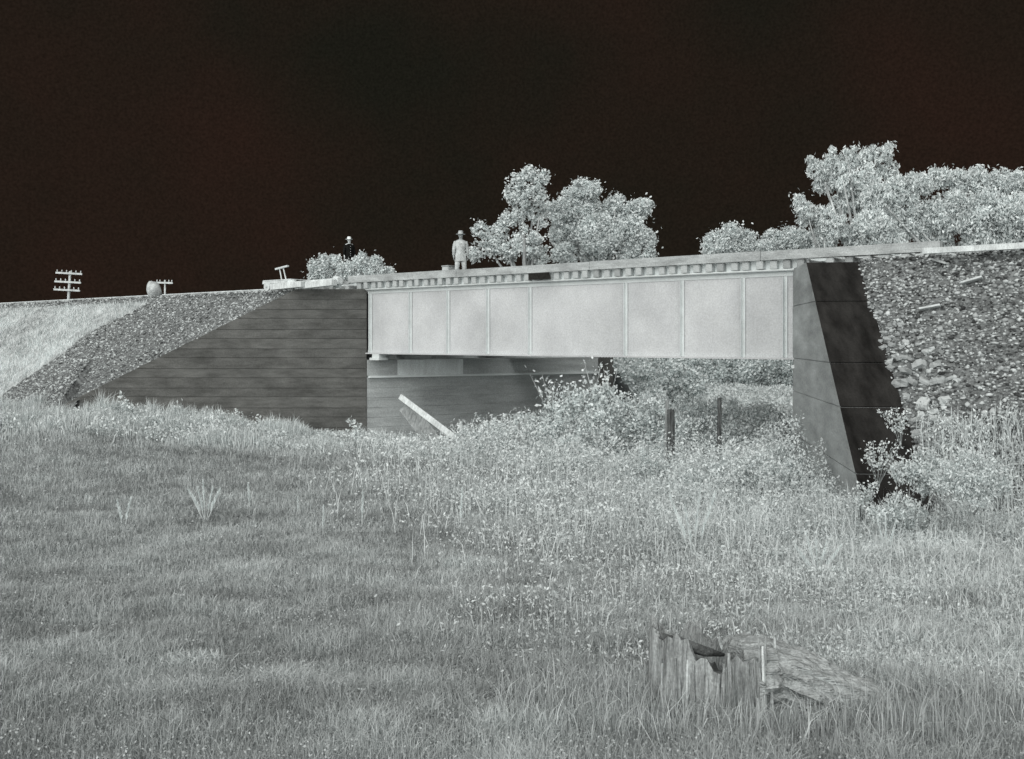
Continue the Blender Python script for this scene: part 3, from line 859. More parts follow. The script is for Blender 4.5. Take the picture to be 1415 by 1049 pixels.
# taller pale fringe before the long wing wall
n = 120000
y = RNG.uniform(32.0, 47.5, n); x = RNG.uniform(-25.5, -5.0, n)
dens = smooth(33, 37.5, y + (fbm(x * 0.5, y * 0.5, 70) - 0.5) * 6) * (0.35 + 0.65 * smooth(-5.5, -8.5, x))
ok = (RNG.random(n) < dens) & clear_of_walls(x, y); x, y = x[ok], y[ok]; z = surf(x, y)
cl = fbm(x * 0.7, y * 0.7, 80)
H = (0.14 + 1.35 * cl ** 2.0 * (0.4 + 1.2 * fbm(x * 2.2, y * 2.2, 84))) * RNG.uniform(0.4, 1.15, len(x)) * (0.45 + 0.55 * smooth(-6.5, -10, x))
stuff('tall_grass', blades_np(np.stack([x, y, z - 0.02], 1), H, np.full(len(x), 0.035), np.clip(0.75 + (cl - 0.5) * 0.8 + RNG.normal(0, 0.16, len(x)), 0, 1), 0.4),
      M['grass'], 'tall pale grass fringe along the foot of the long dark wing wall', 'grass')
n = 60000
s_ = RNG.uniform(0, 60, n); d_ = RNG.uniform(1.0, 12, n)
x = L2[0] + s_ * T[0] + d_ * N[0]; y = L2[1] + s_ * T[1] + d_ * N[1]; z = left_bank_z(x, y)
ok = ~ballast_mask_left(x, y) & (z > ground_z(x, y) - 0.1) & keep_left(x, y) & (x / y > -0.6); x, y, z = x[ok], y[ok], z[ok]
cl = fbm(x * 0.35, y * 0.35, 83)
stuff('bank_grass', blades_np(np.stack([x, y, z - 0.02], 1), 0.12 + 0.35 * cl * RNG.random(len(x)), np.full(len(x), 0.04), np.clip(0.75 + (cl - 0.5) * 1.6 + RNG.normal(0, 0.14, len(x)), 0, 1), 0.7),
      M['grass'], 'short pale grass on the far left bank beyond the ballast', 'grass')
n = 22000
y = RNG.uniform(34.0, 41.0, n); x = RNG.uniform(-21, -3.0, n)
cl = fbm(x * 1.3, y * 1.3, 85)
ok = (cl > 0.50) & clear_of_walls(x, y); x, y, cl = x[ok], y[ok], cl[ok]
stuff('fringe_weeds', leaves_np(np.stack([x, y, ground_z(x, y) + RNG.random(len(x)) * (0.2 + 2.0 * (cl - 0.48)) * (0.4 + 0.6 * smooth(-7, -10, x))], 1), 0.07 * RNG.uniform(0.5, 1.4, len(x)), np.clip(0.85 + RNG.normal(0, 0.15, len(x)), 0, 1), 0.8, 1.6), M['leaf'],
      'bright leafy weeds mixed in the tall grass before the long wing wall', 'weeds')
# weedy leaf litter over the creek bank and the toe of the right slope
n = 480000
y = np.exp(RNG.uniform(math.log(7.0), math.log(40.0), n)); x = RNG.uniform(-0.30, 0.57, n) * y
pxx = x / y * FPX + CX
wgt = smooth(420, 980, pxx + (y - 25) * 6 + (fbm(x * 0.4, y * 0.4, 77) - 0.5) * 400) * (0.25 + 0.75 * smooth(13, 22, y + (pxx - 900) * 0.012)) + 0.95 * smooth(1120, 1230, pxx)
wgt = wgt * smooth(0.30, 0.62, fbm(x * 0.8, y * 0.8, 90) + 0.12)
ok = (RNG.random(n) < wgt) & clear_of_walls(x, y); x, y = x[ok], y[ok]; z = surf(x, y)
kp = (z < -1.9 + 1.8 * (fbm(x, y, 12) - 0.5)); x, y, z = x[kp], y[kp], z[kp]
cm = np.clip((fbm(x * 0.55, y * 0.55, 96) - 0.38) * 3.2, 0, 1)
h = RNG.random(len(x)) ** 0.7 * (0.15 + 0.6 * fbm(x * 0.9, y * 0.9, 95) * smooth(9, 22, y) + 1.25 * cm * smooth(17, 27, y) * smooth(-5, 1.0, x))
tone = np.clip(0.72 + (fbm(x * 1.2, y * 1.2, 99) - 0.5) * 1.1 + RNG.normal(0, 0.2, len(x)), 0, 1)
stuff('weeds', leaves_np(np.stack([x, y, z + h], 1), (0.004 + 0.0014 * y) * RNG.uniform(0.5, 1.5, len(x)), tone, 0.6, 2.0), M['leaf'],
      'pale tangled weeds spreading over the creek bank and the foot of the riprap slope', 'weeds')
kw = RNG.random(len(x)) < 0.12; xw, yw = x[kw], y[kw]
stuff('weed_stalks', blades_np(np.stack([xw, yw, surf(xw, yw)], 1), (0.3 + 0.8 * fbm(xw * 0.9, yw * 0.9, 95)) * RNG.uniform(0.4, 1.2, len(xw)) * (0.35 + 0.65 * smooth(9, 20, yw)), 0.004 + 0.0007 * yw, np.clip(RNG.normal(0.85, 0.15, len(xw)), 0, 1), 0.45), M['grass'], 'wispy pale stalks standing among the tangled creek bank weeds', 'weeds')
n = 60000
y = np.exp(RNG.uniform(math.log(5.0), math.log(24.0), n)); x = RNG.uniform(0.26, 0.58, n) * y
wgt = smooth(0.30, 0.46, x / y + (fbm(x, y, 44) - 0.5) * 0.12)
ok = (RNG.random(n) < wgt) & clear_of_walls(x, y); x, y = x[ok], y[ok]; z = surf(x, y)
kp = (z < -1.7 + 1.8 * (fbm(x, y, 12) - 0.5)); x, y, z = x[kp], y[kp], z[kp]
cl = fbm(x * 0.9, y * 0.9, 81)
stuff('tall_grass.001', blades_np(np.stack([x, y, z - 0.02], 1), (0.10 + 0.45 * cl ** 1.6) * RNG.uniform(0.4, 1.2, len(x)) * smooth(2, 12, y), 0.005 + 0.0009 * y, np.clip(0.55 + (cl - 0.5) * 0.9 + RNG.normal(0, 0.2, len(x)), 0, 1), 0.6),
      M['grass'], 'ragged pale grass climbing the foot of the riprap slope beside the broken stump', 'grass')

# plumed weeds standing up singly in the field
def plume(name, label, base, h, n_st, wide, group=None):
    root = empty(name, base, label, 'weed', group); h *= 1.35 if n_st > 2 else 1.9
    for k_ in range(n_st):
        a = (k_ - (n_st - 1) / 2) * wide + random.uniform(-0.05, 0.05)
        tip = Vector(base) + Vector((math.sin(a) * h, random.uniform(-.1, .1) * h, math.cos(a) * h * random.uniform(0.75, 1)))
        m = MB(); m.tube([Vector(base) - Vector((0, 0, 0.03)), tip], [0.008 * h * 2, 0.003], 5)
        m.build('stem', M['palewood'], root)
        n_ = 90
        t_ = RNG.uniform(0.35, 1.03, n_)
        b0, t0 = np.array(base), np.array(tip)
        B = b0 + (t0 - b0) * t_[:, None]
        H_ = (0.18 * h) * (1.1 - t_ * 0.6)
        V, F, tn = blades_np(B, H_, np.full(n_, (0.017 if n_st > 2 else 0.03) * h + 0.005), np.clip(RNG.normal(1.0, 0.05, n_), 0, 1), 0.30)
        link('leaf_spray', mesh_np('leaf_spray', V, F, M['leaf'], tn), root)
    return root
def gpy(px, py):
    """ground point under a photograph pixel"""
    lo = 4.0
    for i in range(400):
        yy = lo + i * 0.1
        if gpx((px - CX) / FPX * yy, yy) <= py: break
    return gp(px, yy)
plume('plumed_weed', 'bright forked plume weed tallest in the left part of the field', gpy(284, 722), 0.72, 5, 0.17)
plume('plumed_weed.001', 'thin single bright plume just right of the forked plume weed', gpy(346, 710), 0.42, 1, 0.2)
plume('plumed_weed.002', 'short split plume in the field left of the forked plume weed', gpy(171, 732), 0.40, 2, 0.28)
plume('plumed_weed.003', 'small plume leaning left in the field below the wing wall corner', gpy(412, 712), 0.28, 1, 0.1)
plume('plumed_weed.004', 'slender upright plume in mid field below the leaning plank', gpy(500, 732), 0.45, 1, 0.1)
plume('plumed_weed.005', 'slender low plume farthest towards the camera of the mid-field plumes', gpy(446, 745), 0.36, 1, 0.1)
plume('plumed_weed.006', 'slender plume in the open field right of the mid-field plumes', gpy(636, 735), 0.45, 1, 0.1)
plume('plumed_weed.007', 'large branching dry weed standing below the dark fence post', gpy(958, 775), 0.85, 4, 0.22)
plume('plumed_weed.008', 'clump of short pale plumes growing below the foot of the grey wing wall face', gpy(1130, 800), 0.5, 5, 0.25)
plume('plumed_weed.009', 'pair of pale plumes on the rising grass right of the wing wall foot', gpy(1225, 775), 0.5, 3, 0.25)

n = 50000
y = RNG.uniform(38, 75, n); x = RNG.uniform(0.02, 0.30, n) * y
ok = ((x - L2[0]) * BK[0] + (y - L2[1]) * BK[1] < -0.2) | (x > 8); x, y = x[ok], y[ok]; z = ground_z(x, y)
stuff('far_grass', leaves_np(np.stack([x, y, z + RNG.random(len(x)) * (0.2 + 1.0 * fbm(x * 0.6, y * 0.6, 88))], 1), 0.09 * RNG.uniform(0.5, 1.6, len(x)), np.clip(0.8 + (fbm(x, y, 89) - 0.5) * 0.8 + RNG.normal(0, 0.15, len(x)), 0, 1), 0.7, 2.2), M['leaf'],
      'rank pale growth on the creek bottom seen through the bridge opening', 'grass')

# bright grass tussocks in the field
def tussock(name, label, base, w, h, n=1400):
    a = RNG.uniform(0, 6.28, n); r = w * np.sqrt(RNG.random(n))
    B = np.stack([base[0] + np.cos(a) * r, base[1] + np.sin(a) * r * 0.6, np.zeros(n)], 1)
    B[:, 2] = ground_z(B[:, 0], B[:, 1])
    V, F, t = blades_np(B, h * RNG.uniform(0.4, 1.1, n), np.full(n, 0.014), np.clip(RNG.normal(0.85, 0.12, n), 0, 1), 0.9)
    o = link(name, mesh_np(name, V - np.array(base), F, M['grass'], t), None, Vector(base))
    return tag(o, label, 'tussock')
tussock('grass_tussock', 'bright combed grass tussock in the middle of the open field', gpy(655, 790), 0.45, 0.26)
tussock('grass_tussock.001', 'small bright grass tussock in the field left of the forked plume weed', gpy(165, 790), 0.22, 0.14, 700)
tussock('grass_tussock.002', 'bright low tussock lying under the large branching dry weed', gpy(905, 798), 0.35, 0.14, 900)
tussock('grass_tussock.003', 'pale tussock in the near field above the lower left corner', gpy(262, 925), 0.3, 0.16, 900)

# ------------------------------------------------------------------ posts and planks
def post(name, label, px, py0, py1, z, w, m, cat='post', tilt=0.0):
    b_ = P(px, py1, z); t_ = P(px + tilt, py0, z)
    mb = MB(); mb.tube([b_ - Vector((0, 0, 1.6)), b_, b_.lerp(t_, 0.5) + Vector((0.01, 0, 0)), t_], [w, w, w * 0.95, w * 0.9], 9)
    mb.me
    o = mb.me('post', m, smoothed=False, bevel=0)
    for v in o.vertices: v.co -= b_
    ob = link(name, o, None, b_)
    return tag(ob, label, cat)
post('fence_post', 'thicker dark weathered fence post standing in the creek brush', 927, 566, 610, 29.2, 0.115, M['postwood'], tilt=0)
post('fence_post.001', 'taller slim grey post close behind the thicker dark fence post', 921, 553, 600, 29.5, 0.06, M['greywood'], tilt=1)
post('fence_post.002', 'shorter slim dark post in the brush towards the grey wing wall face', 994, 550, 592, 27.6, 0.06, M['postwood'])
post('fence_post.003', 'thin grey stake in the brush below the bridge seat', 717, 585, 625, 31, 0.04, M['greywood'])
post('fence_post.004', 'stubby pale stake standing by the end of the leaning plank', 637, 582, 610, 35.5, 0.06, M['palewood'])

a0, a1 = P(553, 548, 39.6), P(630, 606, 36.2)
m = MB(); d_ = (a1 - a0).normalized(); sdv = d_.cross(Vector((0, 1, 0))).normalized()
m.obox((0, 0, 0), (a1 - a0) / 2, sdv * 0.11, d_.cross(sdv) * 0.035)
pk = m.me('plank', M['palewood'], bevel=0.008)
tag(link('leaning_plank', pk, None, (a0 + a1) / 2), 'long pale plank leaning against the grey bridge seat wall', 'plank')
m = MB(); a0, a1 = P(560, 560, 39.4), P(600, 612, 38.6); d_ = (a1 - a0).normalized(); sdv = d_.cross(Vector((0, 1, 0))).normalized()
m.obox((0, 0, 0), (a1 - a0) / 2, sdv * 0.30, d_.cross(sdv) * 0.02)
tag(link('board', m.me('board', M['greywood']), None, (a0 + a1) / 2), 'wide grey board propped just behind the long leaning plank', 'board')

def on_right_slope(px, py):
    y = 12.0
    while y < 40:
        x = (px - CX) / FPX * y
        if -(py - HY) / FPX * y <= float(surf(np.array([x]), np.array([y]))[0]): break
        y += 0.05
    return Vector(((px - CX) / FPX * y, y, float(surf(np.array([x]), np.array([y]))[0])))
for i, (p0, p1, lab) in enumerate([((1272, 436), (1296, 430), 'short pale board lying on the upper middle of the coarse ballast slope'),
                                   ((1290, 368), (1314, 375), 'short pale board lying near the top of the coarse ballast slope'),
                                   ((1330, 400), (1352, 393), 'broken pale board lying near the outer top of the coarse ballast slope')]):
    c0, c1 = on_right_slope(*p0), on_right_slope(*p1)
    c1 = c0 + (c1 - c0).normalized() * 0.42
    m = MB(); d_ = (c1 - c0).normalized(); sdv = d_.cross(Vector((0, 0.4, 1))).normalized()
    m.obox((0, 0, 0), d_ * 0.24, sdv * 0.07, d_.cross(sdv) * 0.025)
    tag(link('board' + '.%03d' % (i + 1), m.me('board', M['tie'], bevel=0.006), None, (c0 + c1) / 2 + Vector((0, 0, 0.12))), lab, 'board')

# riprap stones, each a thing
rip = []
random.seed(5)
tries = 0
while len(rip) < 70 and tries < 4000:
    tries += 1
    t = random.betavariate(2.2, 2.0)
    py = 395 + t * 270
    edge = 1190 + (py - 363) * 0.345
    px = edge - 14 + abs(random.gauss(0, 34)) + (t - 0.3) * 10
    r = (3.2 + 8 * math.exp(-((py - 555) / 75) ** 2) * random.uniform(0.4, 1.1)) * random.uniform(0.8, 1.15)
    if any((px - a) ** 2 + (py - b_) ** 2 < (0.75 * (r + c)) ** 2 for a, b_, c in rip): continue
    rip.append((px, py, r))
rip_me = []
for k_ in range(8):
    bm = bmesh.new(); bmesh.ops.create_cube(bm, size=1.5)
    bmesh.ops.subdivide_edges(bm, edges=bm.edges[:], cuts=1, use_grid_fill=True)
    for v in bm.verts:
        v.co = v.co * (0.75 + 0.25 / max(v.co.length, 0.4)) * random.uniform(0.78, 1.15)
        v.co.z *= 0.7
    me = bpy.data.meshes.new('riprap_stone'); bm.to_mesh(me); bm.free()
    at = me.attributes.new('tone', 'FLOAT', 'POINT'); tn = 0.42 + 0.06 * k_
    at.data.foreach_set('value', np.full(len(me.vertices), min(tn, 0.85), np.float32))
    me.materials.append(M['stone']); rip_me.append(me)
for i, (px, py, r) in enumerate(rip):
    c = on_right_slope(px, py)
    o = bpy.data.objects.new('riprap_stone', random.choice(rip_me)); COL.objects.link(o)
    s_ = r / FPX * c.y
    o.location = c + Vector((0, 0, s_ * 0.3)); o.scale = (s_ * random.uniform(0.9, 1.3), s_ * random.uniform(.8, 1.1), s_ * random.uniform(.7, 1))
    o.rotation_euler = (random.uniform(-.5, .5), random.uniform(-.5, .5), random.uniform(0, 6))
    tag(o, 'rough pale riprap stone tumbled along the edge of the black wing wall', 'stone', 'riprap stones beside the black wing wall')

# ------------------------------------------------------------------ things on the left crest
def crest_y(px, d=0.0):
    s = s_of_px(px, d); p = R2 + N * d + T * s; return p
def telegraph(name, label, px, ytop, ybase, z, arms, armw, tilt, r):
    base = P(px, ybase, z); base.z -= 3.5; top = P(px + tilt, ytop, z)
    root = empty(name, base, label, 'telegraph pole')
    m = MB(); m.tube([base, top], [r, r * 0.75], 8); m.build('pole', M['palewood'], root)
    ax = (top - base).normalized()
    for (ay, dx) in arms:
        c = P(px + tilt * (ybase - ay) / (ybase - ytop), ay, z) - Vector((0, r + 0.06, 0))
        m = MB(); u = Vector((1, 0.1, -0.05 if len(arms) > 1 else -0.02)).normalized()
        m.obox(c, u * armw / 2, Vector((0, 0.07, 0)), Vector((0, 0, 0.10)))
        arm = m.build('crossarm', M['palewood'], root)
        for j in range(6):
            if abs(j - 2.5) < 0.6 and len(arms) == 1: continue
            pc = c + u * armw * (j - 2.5) / 5.6 + Vector((0, 0, 0.1))
            m = MB(); m.tube([pc, pc + Vector((0, 0, 0.12)), pc + Vector((0, 0, 0.26))], [0.03, 0.07, 0.04], 6); m.build('insulator', M['palewood'], arm)
telegraph('telegraph_pole', 'leaning telegraph pole with three crossarms at the far end of the track crest', 92, 375, 413, 112, [(378, 0), (390, 0), (401, 0)], 2.8, 5, 0.17)
telegraph('telegraph_pole.001', 'distant telegraph pole with one crossarm beside the rounded boulder', 228, 387, 405, 120, [(391, 0)], 1.9, 0, 0.13)

bp = crest_y(213, 1.0); bs = 0.40
bm = bmesh.new(); bmesh.ops.create_icosphere(bm, subdivisions=3, radius=1)
for v in bm.verts:
    k_ = 1 + 0.10 * math.sin(v.co.x * 4 + 1) * math.cos(v.co.z * 3) + random.uniform(-.015, .015)
    v.co = Vector((v.co.x * 0.38 * (1.0 - 0.18 * max(0, v.co.z)) + 0.07 * (-v.co.z), v.co.y * 0.4, v.co.z * 0.46)) * k_
me = bpy.data.meshes.new('boulder'); bm.to_mesh(me); bm.free(); me.materials.append(M['canvas'])
for p in me.polygons: p.use_smooth = True
tag(link('rounded_boulder', me, None, v3(bp, TOP + 0.38)), 'rounded pale boulder sitting on the crest beside the distant telegraph pole', 'boulder')

# handcar by the wing wall top
hc2 = crest_y(398, 1.0)
hc = empty('handcar', v3(hc2, TOP), 'pale railway handcar with an upright T-shaped pump handle above the sloping wing wall', 'handcar')
def hb(name, s0, s1, d0, d1, z0, z1, m=M['palewood'], bevel=0.006):
    b = MB(); 
    def qq(s, d, z): return v3(hc2 + T * s + N * d, z)
    b.hexa([qq(s0, d0, z0), qq(s1, d0, z0), qq(s1, d1, z0), qq(s0, d1, z0), qq(s0, d0, z1), qq(s1, d0, z1), qq(s1, d1, z1), qq(s0, d1, z1)])
    return b.build(name, m, hc, bevel=bevel)
for j in range(5): hb('deck_board', -0.95, 0.95, -0.6 + j * 0.24, -0.6 + j * 0.24 + 0.23, TOP + 0.42, TOP + 0.46)
hb('side_sill', -1.15, 1.0, 0.45, 0.58, TOP + 0.30, TOP + 0.418); hb('side_sill', -1.15, 1.0, -0.58, -0.45, TOP + 0.30, TOP + 0.418)
for s_ in (-0.6, 0.6):
    for d_ in (-0.64, 0.62):
        m = MB(); c = v3(hc2 + T * s_ + N * d_, TOP + 0.2)
        m.tube([c - N3(0.035), c + N3(0.035)], 0.2, 16); wh = m.build('wheel', M['rail'], hc)
        m = MB(); m.tube([c + N3(0.036), c + N3(0.075)], 0.05, 8); m.build('hub', M['rail'], wh)
    m = MB(); m.tube([v3(hc2 + T * s_ - N * 0.6, TOP + 0.2), v3(hc2 + T * s_ + N * 0.58, TOP + 0.2)], 0.025, 6); m.build('axle', M['rail'], hc)
c = v3(hc2 + T * 0.3, TOP + 0.46)
m = MB(); m.tube([c + T3(-0.18), c + T3(0.02) + Vector((0, 0, 0.52))], 0.03, 6); m.build('handle_post', M['palewood'], hc)
m = MB(); m.tube([c + T3(0.12), c + T3(0.28) + Vector((0, 0, 0.52))], 0.03, 6); m.build('handle_post', M['palewood'], hc)
m = MB(); m.obox(c + T3(0.12) + Vector((0, 0, 0.56)), T3(0.42) + Vector((0, 0, -0.05)), N3(0.05), Vector((0, 0, 0.035))); m.build('handle_bar', M['palewood'], hc)
# timbers and a keg on the abutment top
for i, (px0, px1, dz, dd, lab) in enumerate([(377, 420, 0.02, 1.95, 'pale squared timber lying at the crest below the handcar'),
                                            (395, 470, 0.10, 1.5, 'long pale squared timber lying on the abutment top right of the handcar'),
                                            (425, 462, 0.02, 1.9, 'short pale squared timber on the abutment top below the round bush')]):
    p0, p1 = crest_y(px0, dd), crest_y(px1, dd)
    c = (v3(p0, TOP + 0.13 + dz) + v3(p1, TOP + 0.13 + dz)) / 2
    m = MB(); m.obox((0, 0, 0), (v3(p1, 0) - v3(p0, 0)) / 2 + Vector((0, 0, 0.03)), N3(0.14), Vector((0, 0, 0.12)))
    tag(link('squared_timber' + ('' if i == 0 else '.%03d' % i), m.me('timber', M['palewood'], bevel=0.01), None, c), lab, 'timber')
kp_ = crest_y(466, 1.2); m = MB()
m.loft([[Vector((r * math.cos(a), r * math.sin(a), z)) for a in [j * math.pi / 8 for j in range(16)]] for (r, z) in ((0.15, 0), (0.185, 0.12), (0.195, 0.24), (0.185, 0.36), (0.15, 0.46))])
tag(link('wooden_keg', m.me('keg', M['palewood'], smoothed=False), None, v3(kp_, TOP + 0.02)), 'small pale wooden keg on the abutment top at the girder end', 'keg')
# low mounded scrub along the far crest
# ------------------------------------------------------------------ people
def skin_body(name, verts, edges, m, parent, root_i=0, sub=2):
    me = bpy.data.meshes.new(name)
    me.from_pydata([v[0] for v in verts], edges, [])
    o = bpy.data.objects.new(name, me); COL.objects.link(o)
    o.parent = parent
    md = o.modifiers.new('skin', 'SKIN')
    sv = me.skin_vertices[0].data if len(me.skin_vertices) else None
    if sv is None:
        bm = bmesh.new(); bm.from_mesh(me); bm.verts.layers.skin.verify(); bm.to_mesh(me); bm.free(); sv = me.skin_vertices[0].data
    for i, v in enumerate(verts):
        sv[i].radius = (v[1], v[1] if len(v) < 3 else v[2]); sv[i].use_root = (i == root_i)
    md.use_smooth_shade = True
    ms = o.modifiers.new('sub', 'SUBSURF'); ms.levels = sub; ms.render_levels = sub
    me.materials.append(m)
    return o

def person(label, feet, yaw, h, cloth, skinm, trous, hatm, lean_elbow=False):
    root = empty('person', feet, label, 'person')
    root.rotation_euler = (0, 0, yaw)
    k = h / 1.75
    V, E = [], []
    def add(p, r, link_to=None):
        V.append(((p[0] * k, p[1] * k, p[2] * k), r * k)); i = len(V) - 1
        if link_to is not None: E.append((link_to, i))
        return i
    pel = add((0, 0, 0.95), 0.125)
    wa = add((0, 0, 1.12), 0.115, pel); ch = add((0, 0, 1.32), 0.135, wa); nb = add((0, 0, 1.45), 0.08, ch)
    nk = add((0, -0.005, 1.52), 0.052, nb); jw = add((0, -0.02, 1.59), 0.068, nk); hd = add((0, -0.01, 1.67), 0.085, jw); add((0, -0.005, 1.735), 0.055, hd)
    add((0, -0.115, 1.625), 0.014, jw)     # nose
    for sx in (-1, 1):
        add((sx * 0.085, 0.005, 1.635), 0.016, hd)     # ear
        hp = add((sx * 0.10, 0, 0.88), 0.095, pel); kn = add((sx * 0.13, -0.02, 0.5), 0.062, hp); an = add((sx * 0.15, 0.0, 0.1), 0.042, kn); add((sx * 0.16, -0.15, 0.03), 0.036, an)
        sh = add((sx * 0.17, 0, 1.42), 0.062, nb)
        el = add((sx * 0.245, 0.03, 1.15), 0.045, sh); wr = add((sx * 0.27, -0.05, 0.90), 0.028, el)
        pm = add((sx * 0.272, -0.065, 0.83), 0.034, wr)
        for f in range(4):
            fy = -0.095 + f * 0.022; ln = (0.07, 0.08, 0.076, 0.06)[f]
            a_ = add((sx * 0.27, fy, 0.785), 0.0095, pm); b_ = add((sx * 0.262, fy, 0.785 - ln * 0.6), 0.0085, a_); add((sx * 0.250, fy - 0.004, 0.785 - ln), 0.0075, b_)
        t1 = add((sx * 0.262, -0.10, 0.84), 0.011, wr); add((sx * 0.255, -0.122, 0.79), 0.0095, t1)
    skin_body('body', V, E, skinm, root)
    def ring(cx, cy, z, rx, ry, n=16): return [Vector(((cx + rx * math.cos(2 * math.pi * j / n)) * k, (cy + ry * math.sin(2 * math.pi * j / n)) * k, z * k)) for j in range(n)]
    coat = MB()
    coat.loft([ring(0, 0, 0.68, 0.235, 0.165), ring(0, 0, 0.80, 0.215, 0.155), ring(0, 0, 0.95, 0.195, 0.15), ring(0, 0, 1.12, 0.175, 0.145), ring(0, 0, 1.3, 0.205, 0.16), ring(0, 0, 1.42, 0.215, 0.13), ring(0, 0, 1.485, 0.10, 0.085)], cap=False)
    coat.build('coat', cloth, root, smoothed=True, loc=(0, 0, 0))
    for zb_ in (0.98, 1.1, 1.22, 1.34):
        m = MB(); m.obox(Vector((0.01, -0.152 if zb_ < 1.2 else -0.16, zb_)) * k, (0.012, 0, 0), (0, 0.01, 0), (0, 0, 0.012)); m.build('button', hatm, root, loc=(0, 0, 0))
    for sx in (-1, 1):
        m = MB(); m.tube([Vector((sx * 0.17, 0, 1.42)) * k, Vector((sx * 0.225, 0.02, 1.28)) * k, Vector((sx * 0.25, 0.03, 1.15)) * k, Vector((sx * 0.27, -0.05, 0.91)) * k], [0.085 * k, 0.078 * k, 0.068 * k, 0.052 * k], 12)
        m.build('sleeve', cloth, root, smoothed=True, loc=(0, 0, 0))
        m = MB(); m.tube([Vector((sx * 0.095, 0, 0.95)) * k, Vector((sx * 0.115, -0.01, 0.7)) * k, Vector((sx * 0.135, -0.02, 0.48)) * k, Vector((sx * 0.152, 0, 0.08)) * k], [0.12 * k, 0.105 * k, 0.088 * k, 0.075 * k], 12)
        m.build('trouser_leg', trous, root, smoothed=True, loc=(0, 0, 0))
        m = MB(); m.loft([[Vector(((sx * 0.157 + a * (0.05)) * k, (-0.07 + b * 0.14) * k, z * k)) for a, b in ((-1, -0.8), (-0.6, -1.05), (0.6, -1.05), (1, -0.8), (1, 0.8), (0.6, 1), (-0.6, 1), (-1, 0.8))] for z in (0.0, 0.04)] +
                        [[Vector(((sx * 0.155 + a * 0.042) * k, (-0.03 + b * 0.09) * k, 0.09 * k)) for a, b in ((-1, -0.8), (-0.6, -1.05), (0.6, -1.05), (1, -0.8), (1, 0.8), (0.6, 1), (-0.6, 1), (-1, 0.8))]])
        m.build('shoe', trous, root, smoothed=True, loc=(0, 0, 0))
        m = MB(); m.tube([Vector((sx * 0.032, -0.092, 1.655)) * k, Vector((sx * 0.032, -0.104, 1.655)) * k], [0.013 * k, 0.006 * k], 8)
        m.build('eye', M['black'], root, loc=(0, 0, 0))
    m = MB(); m.obox(Vector((0, -0.092, 1.585)) * k, (0.026 * k, 0, 0), (0, 0.006 * k, 0), (0, 0, 0.005 * k)); m.build('mouth', M['black'], root, loc=(0, 0, 0))
    m = MB(); m.loft([ring(0, 0.01, 1.70, 0.175, 0.19, 20), ring(0, 0.01, 1.712, 0.178, 0.193, 20), ring(0, 0.01, 1.716, 0.10, 0.115, 20), ring(0, 0.01, 1.80, 0.092, 0.105, 20), ring(0, 0.01, 1.84, 0.075, 0.085, 20), ring(0, 0.01, 1.825, 0.03, 0.05, 20)])
    m.build('hat', hatm, root, smoothed=True, loc=(0, 0, 0))
    return root
p1 = P(636.5, HY, 39.0)
s1_, d1_ = sd_of(p1.x, p1.y, R2)
person('man in long pale coat and brimmed hat standing on the bridge deck', (p1.x, p1.y, TOP + 0.262), 0.15, 1.78, M['coat'], M['skin'], M['trouser'], M['hat'])
p2 = P(482.5, HY, 50.0)
p2o = person('man in black clothes and a white hat half hidden behind the low round bush', (p2.x, p2.y, -(327 - HY) / FPX * 50 - 1.84), 0.5, 1.75, M['black'], M['paleskin'], M['black'], M['whitehat'])
st2 = MB(); st2.obox((0, 0, 0), T3(0.8), N3(0.5), Vector((0, 0, 0.55)))
zf = p2o.location.z
tag(link('tie_stack', st2.me('stack', M['tie2'], bevel=0.02), None, (p2.x, p2.y, zf - 0.55)), 'stack of grey timber under the man in the white hat, hidden by the bush', 'timber stack')

# box and dark bundle beside the standing man
bx = P(620, HY, 39.6); c = Vector((bx.x, bx.y, TOP + 0.262))
box = empty('tool_box', c, 'pale wooden tool box standing on the deck at the feet of the coated man', 'box')
m = MB(); m.obox(c + Vector((0, 0, 0.26)), T3(0.17), N3(0.2), Vector((0, 0, 0.26))); m.build('box_body', M['tie'], box, bevel=0.01)
m = MB(); m.obox(c + Vector((0, 0, 0.545)), T3(0.19), N3(0.22), Vector((0, 0, 0.022))); m.build('lid', M['beam'], box, bevel=0.005)
bx = P(629, HY, 40.2); c = Vector((bx.x, bx.y, TOP + 0.262))
m = MB(); m.loft([[Vector((rx * math.cos(a), 0.18 * math.sin(a), z)) for a in [j * math.pi / 6 for j in range(12)]] for (rx, z) in ((0.26, 0), (0.29, 0.15), (0.25, 0.36), (0.16, 0.47), (0.05, 0.5))])
tag(link('tool_bag', m.me('bag', M['postwood'], smoothed=True), None, c), 'dark sagging tool bag between the pale box and the coated man', 'bag')

# slim stake at the main tree foot
post('fence_post.005', 'slim pale post rising beyond the track before the ragged tree', 724.5, 330, 372, 52, 0.08, M['greywood'])

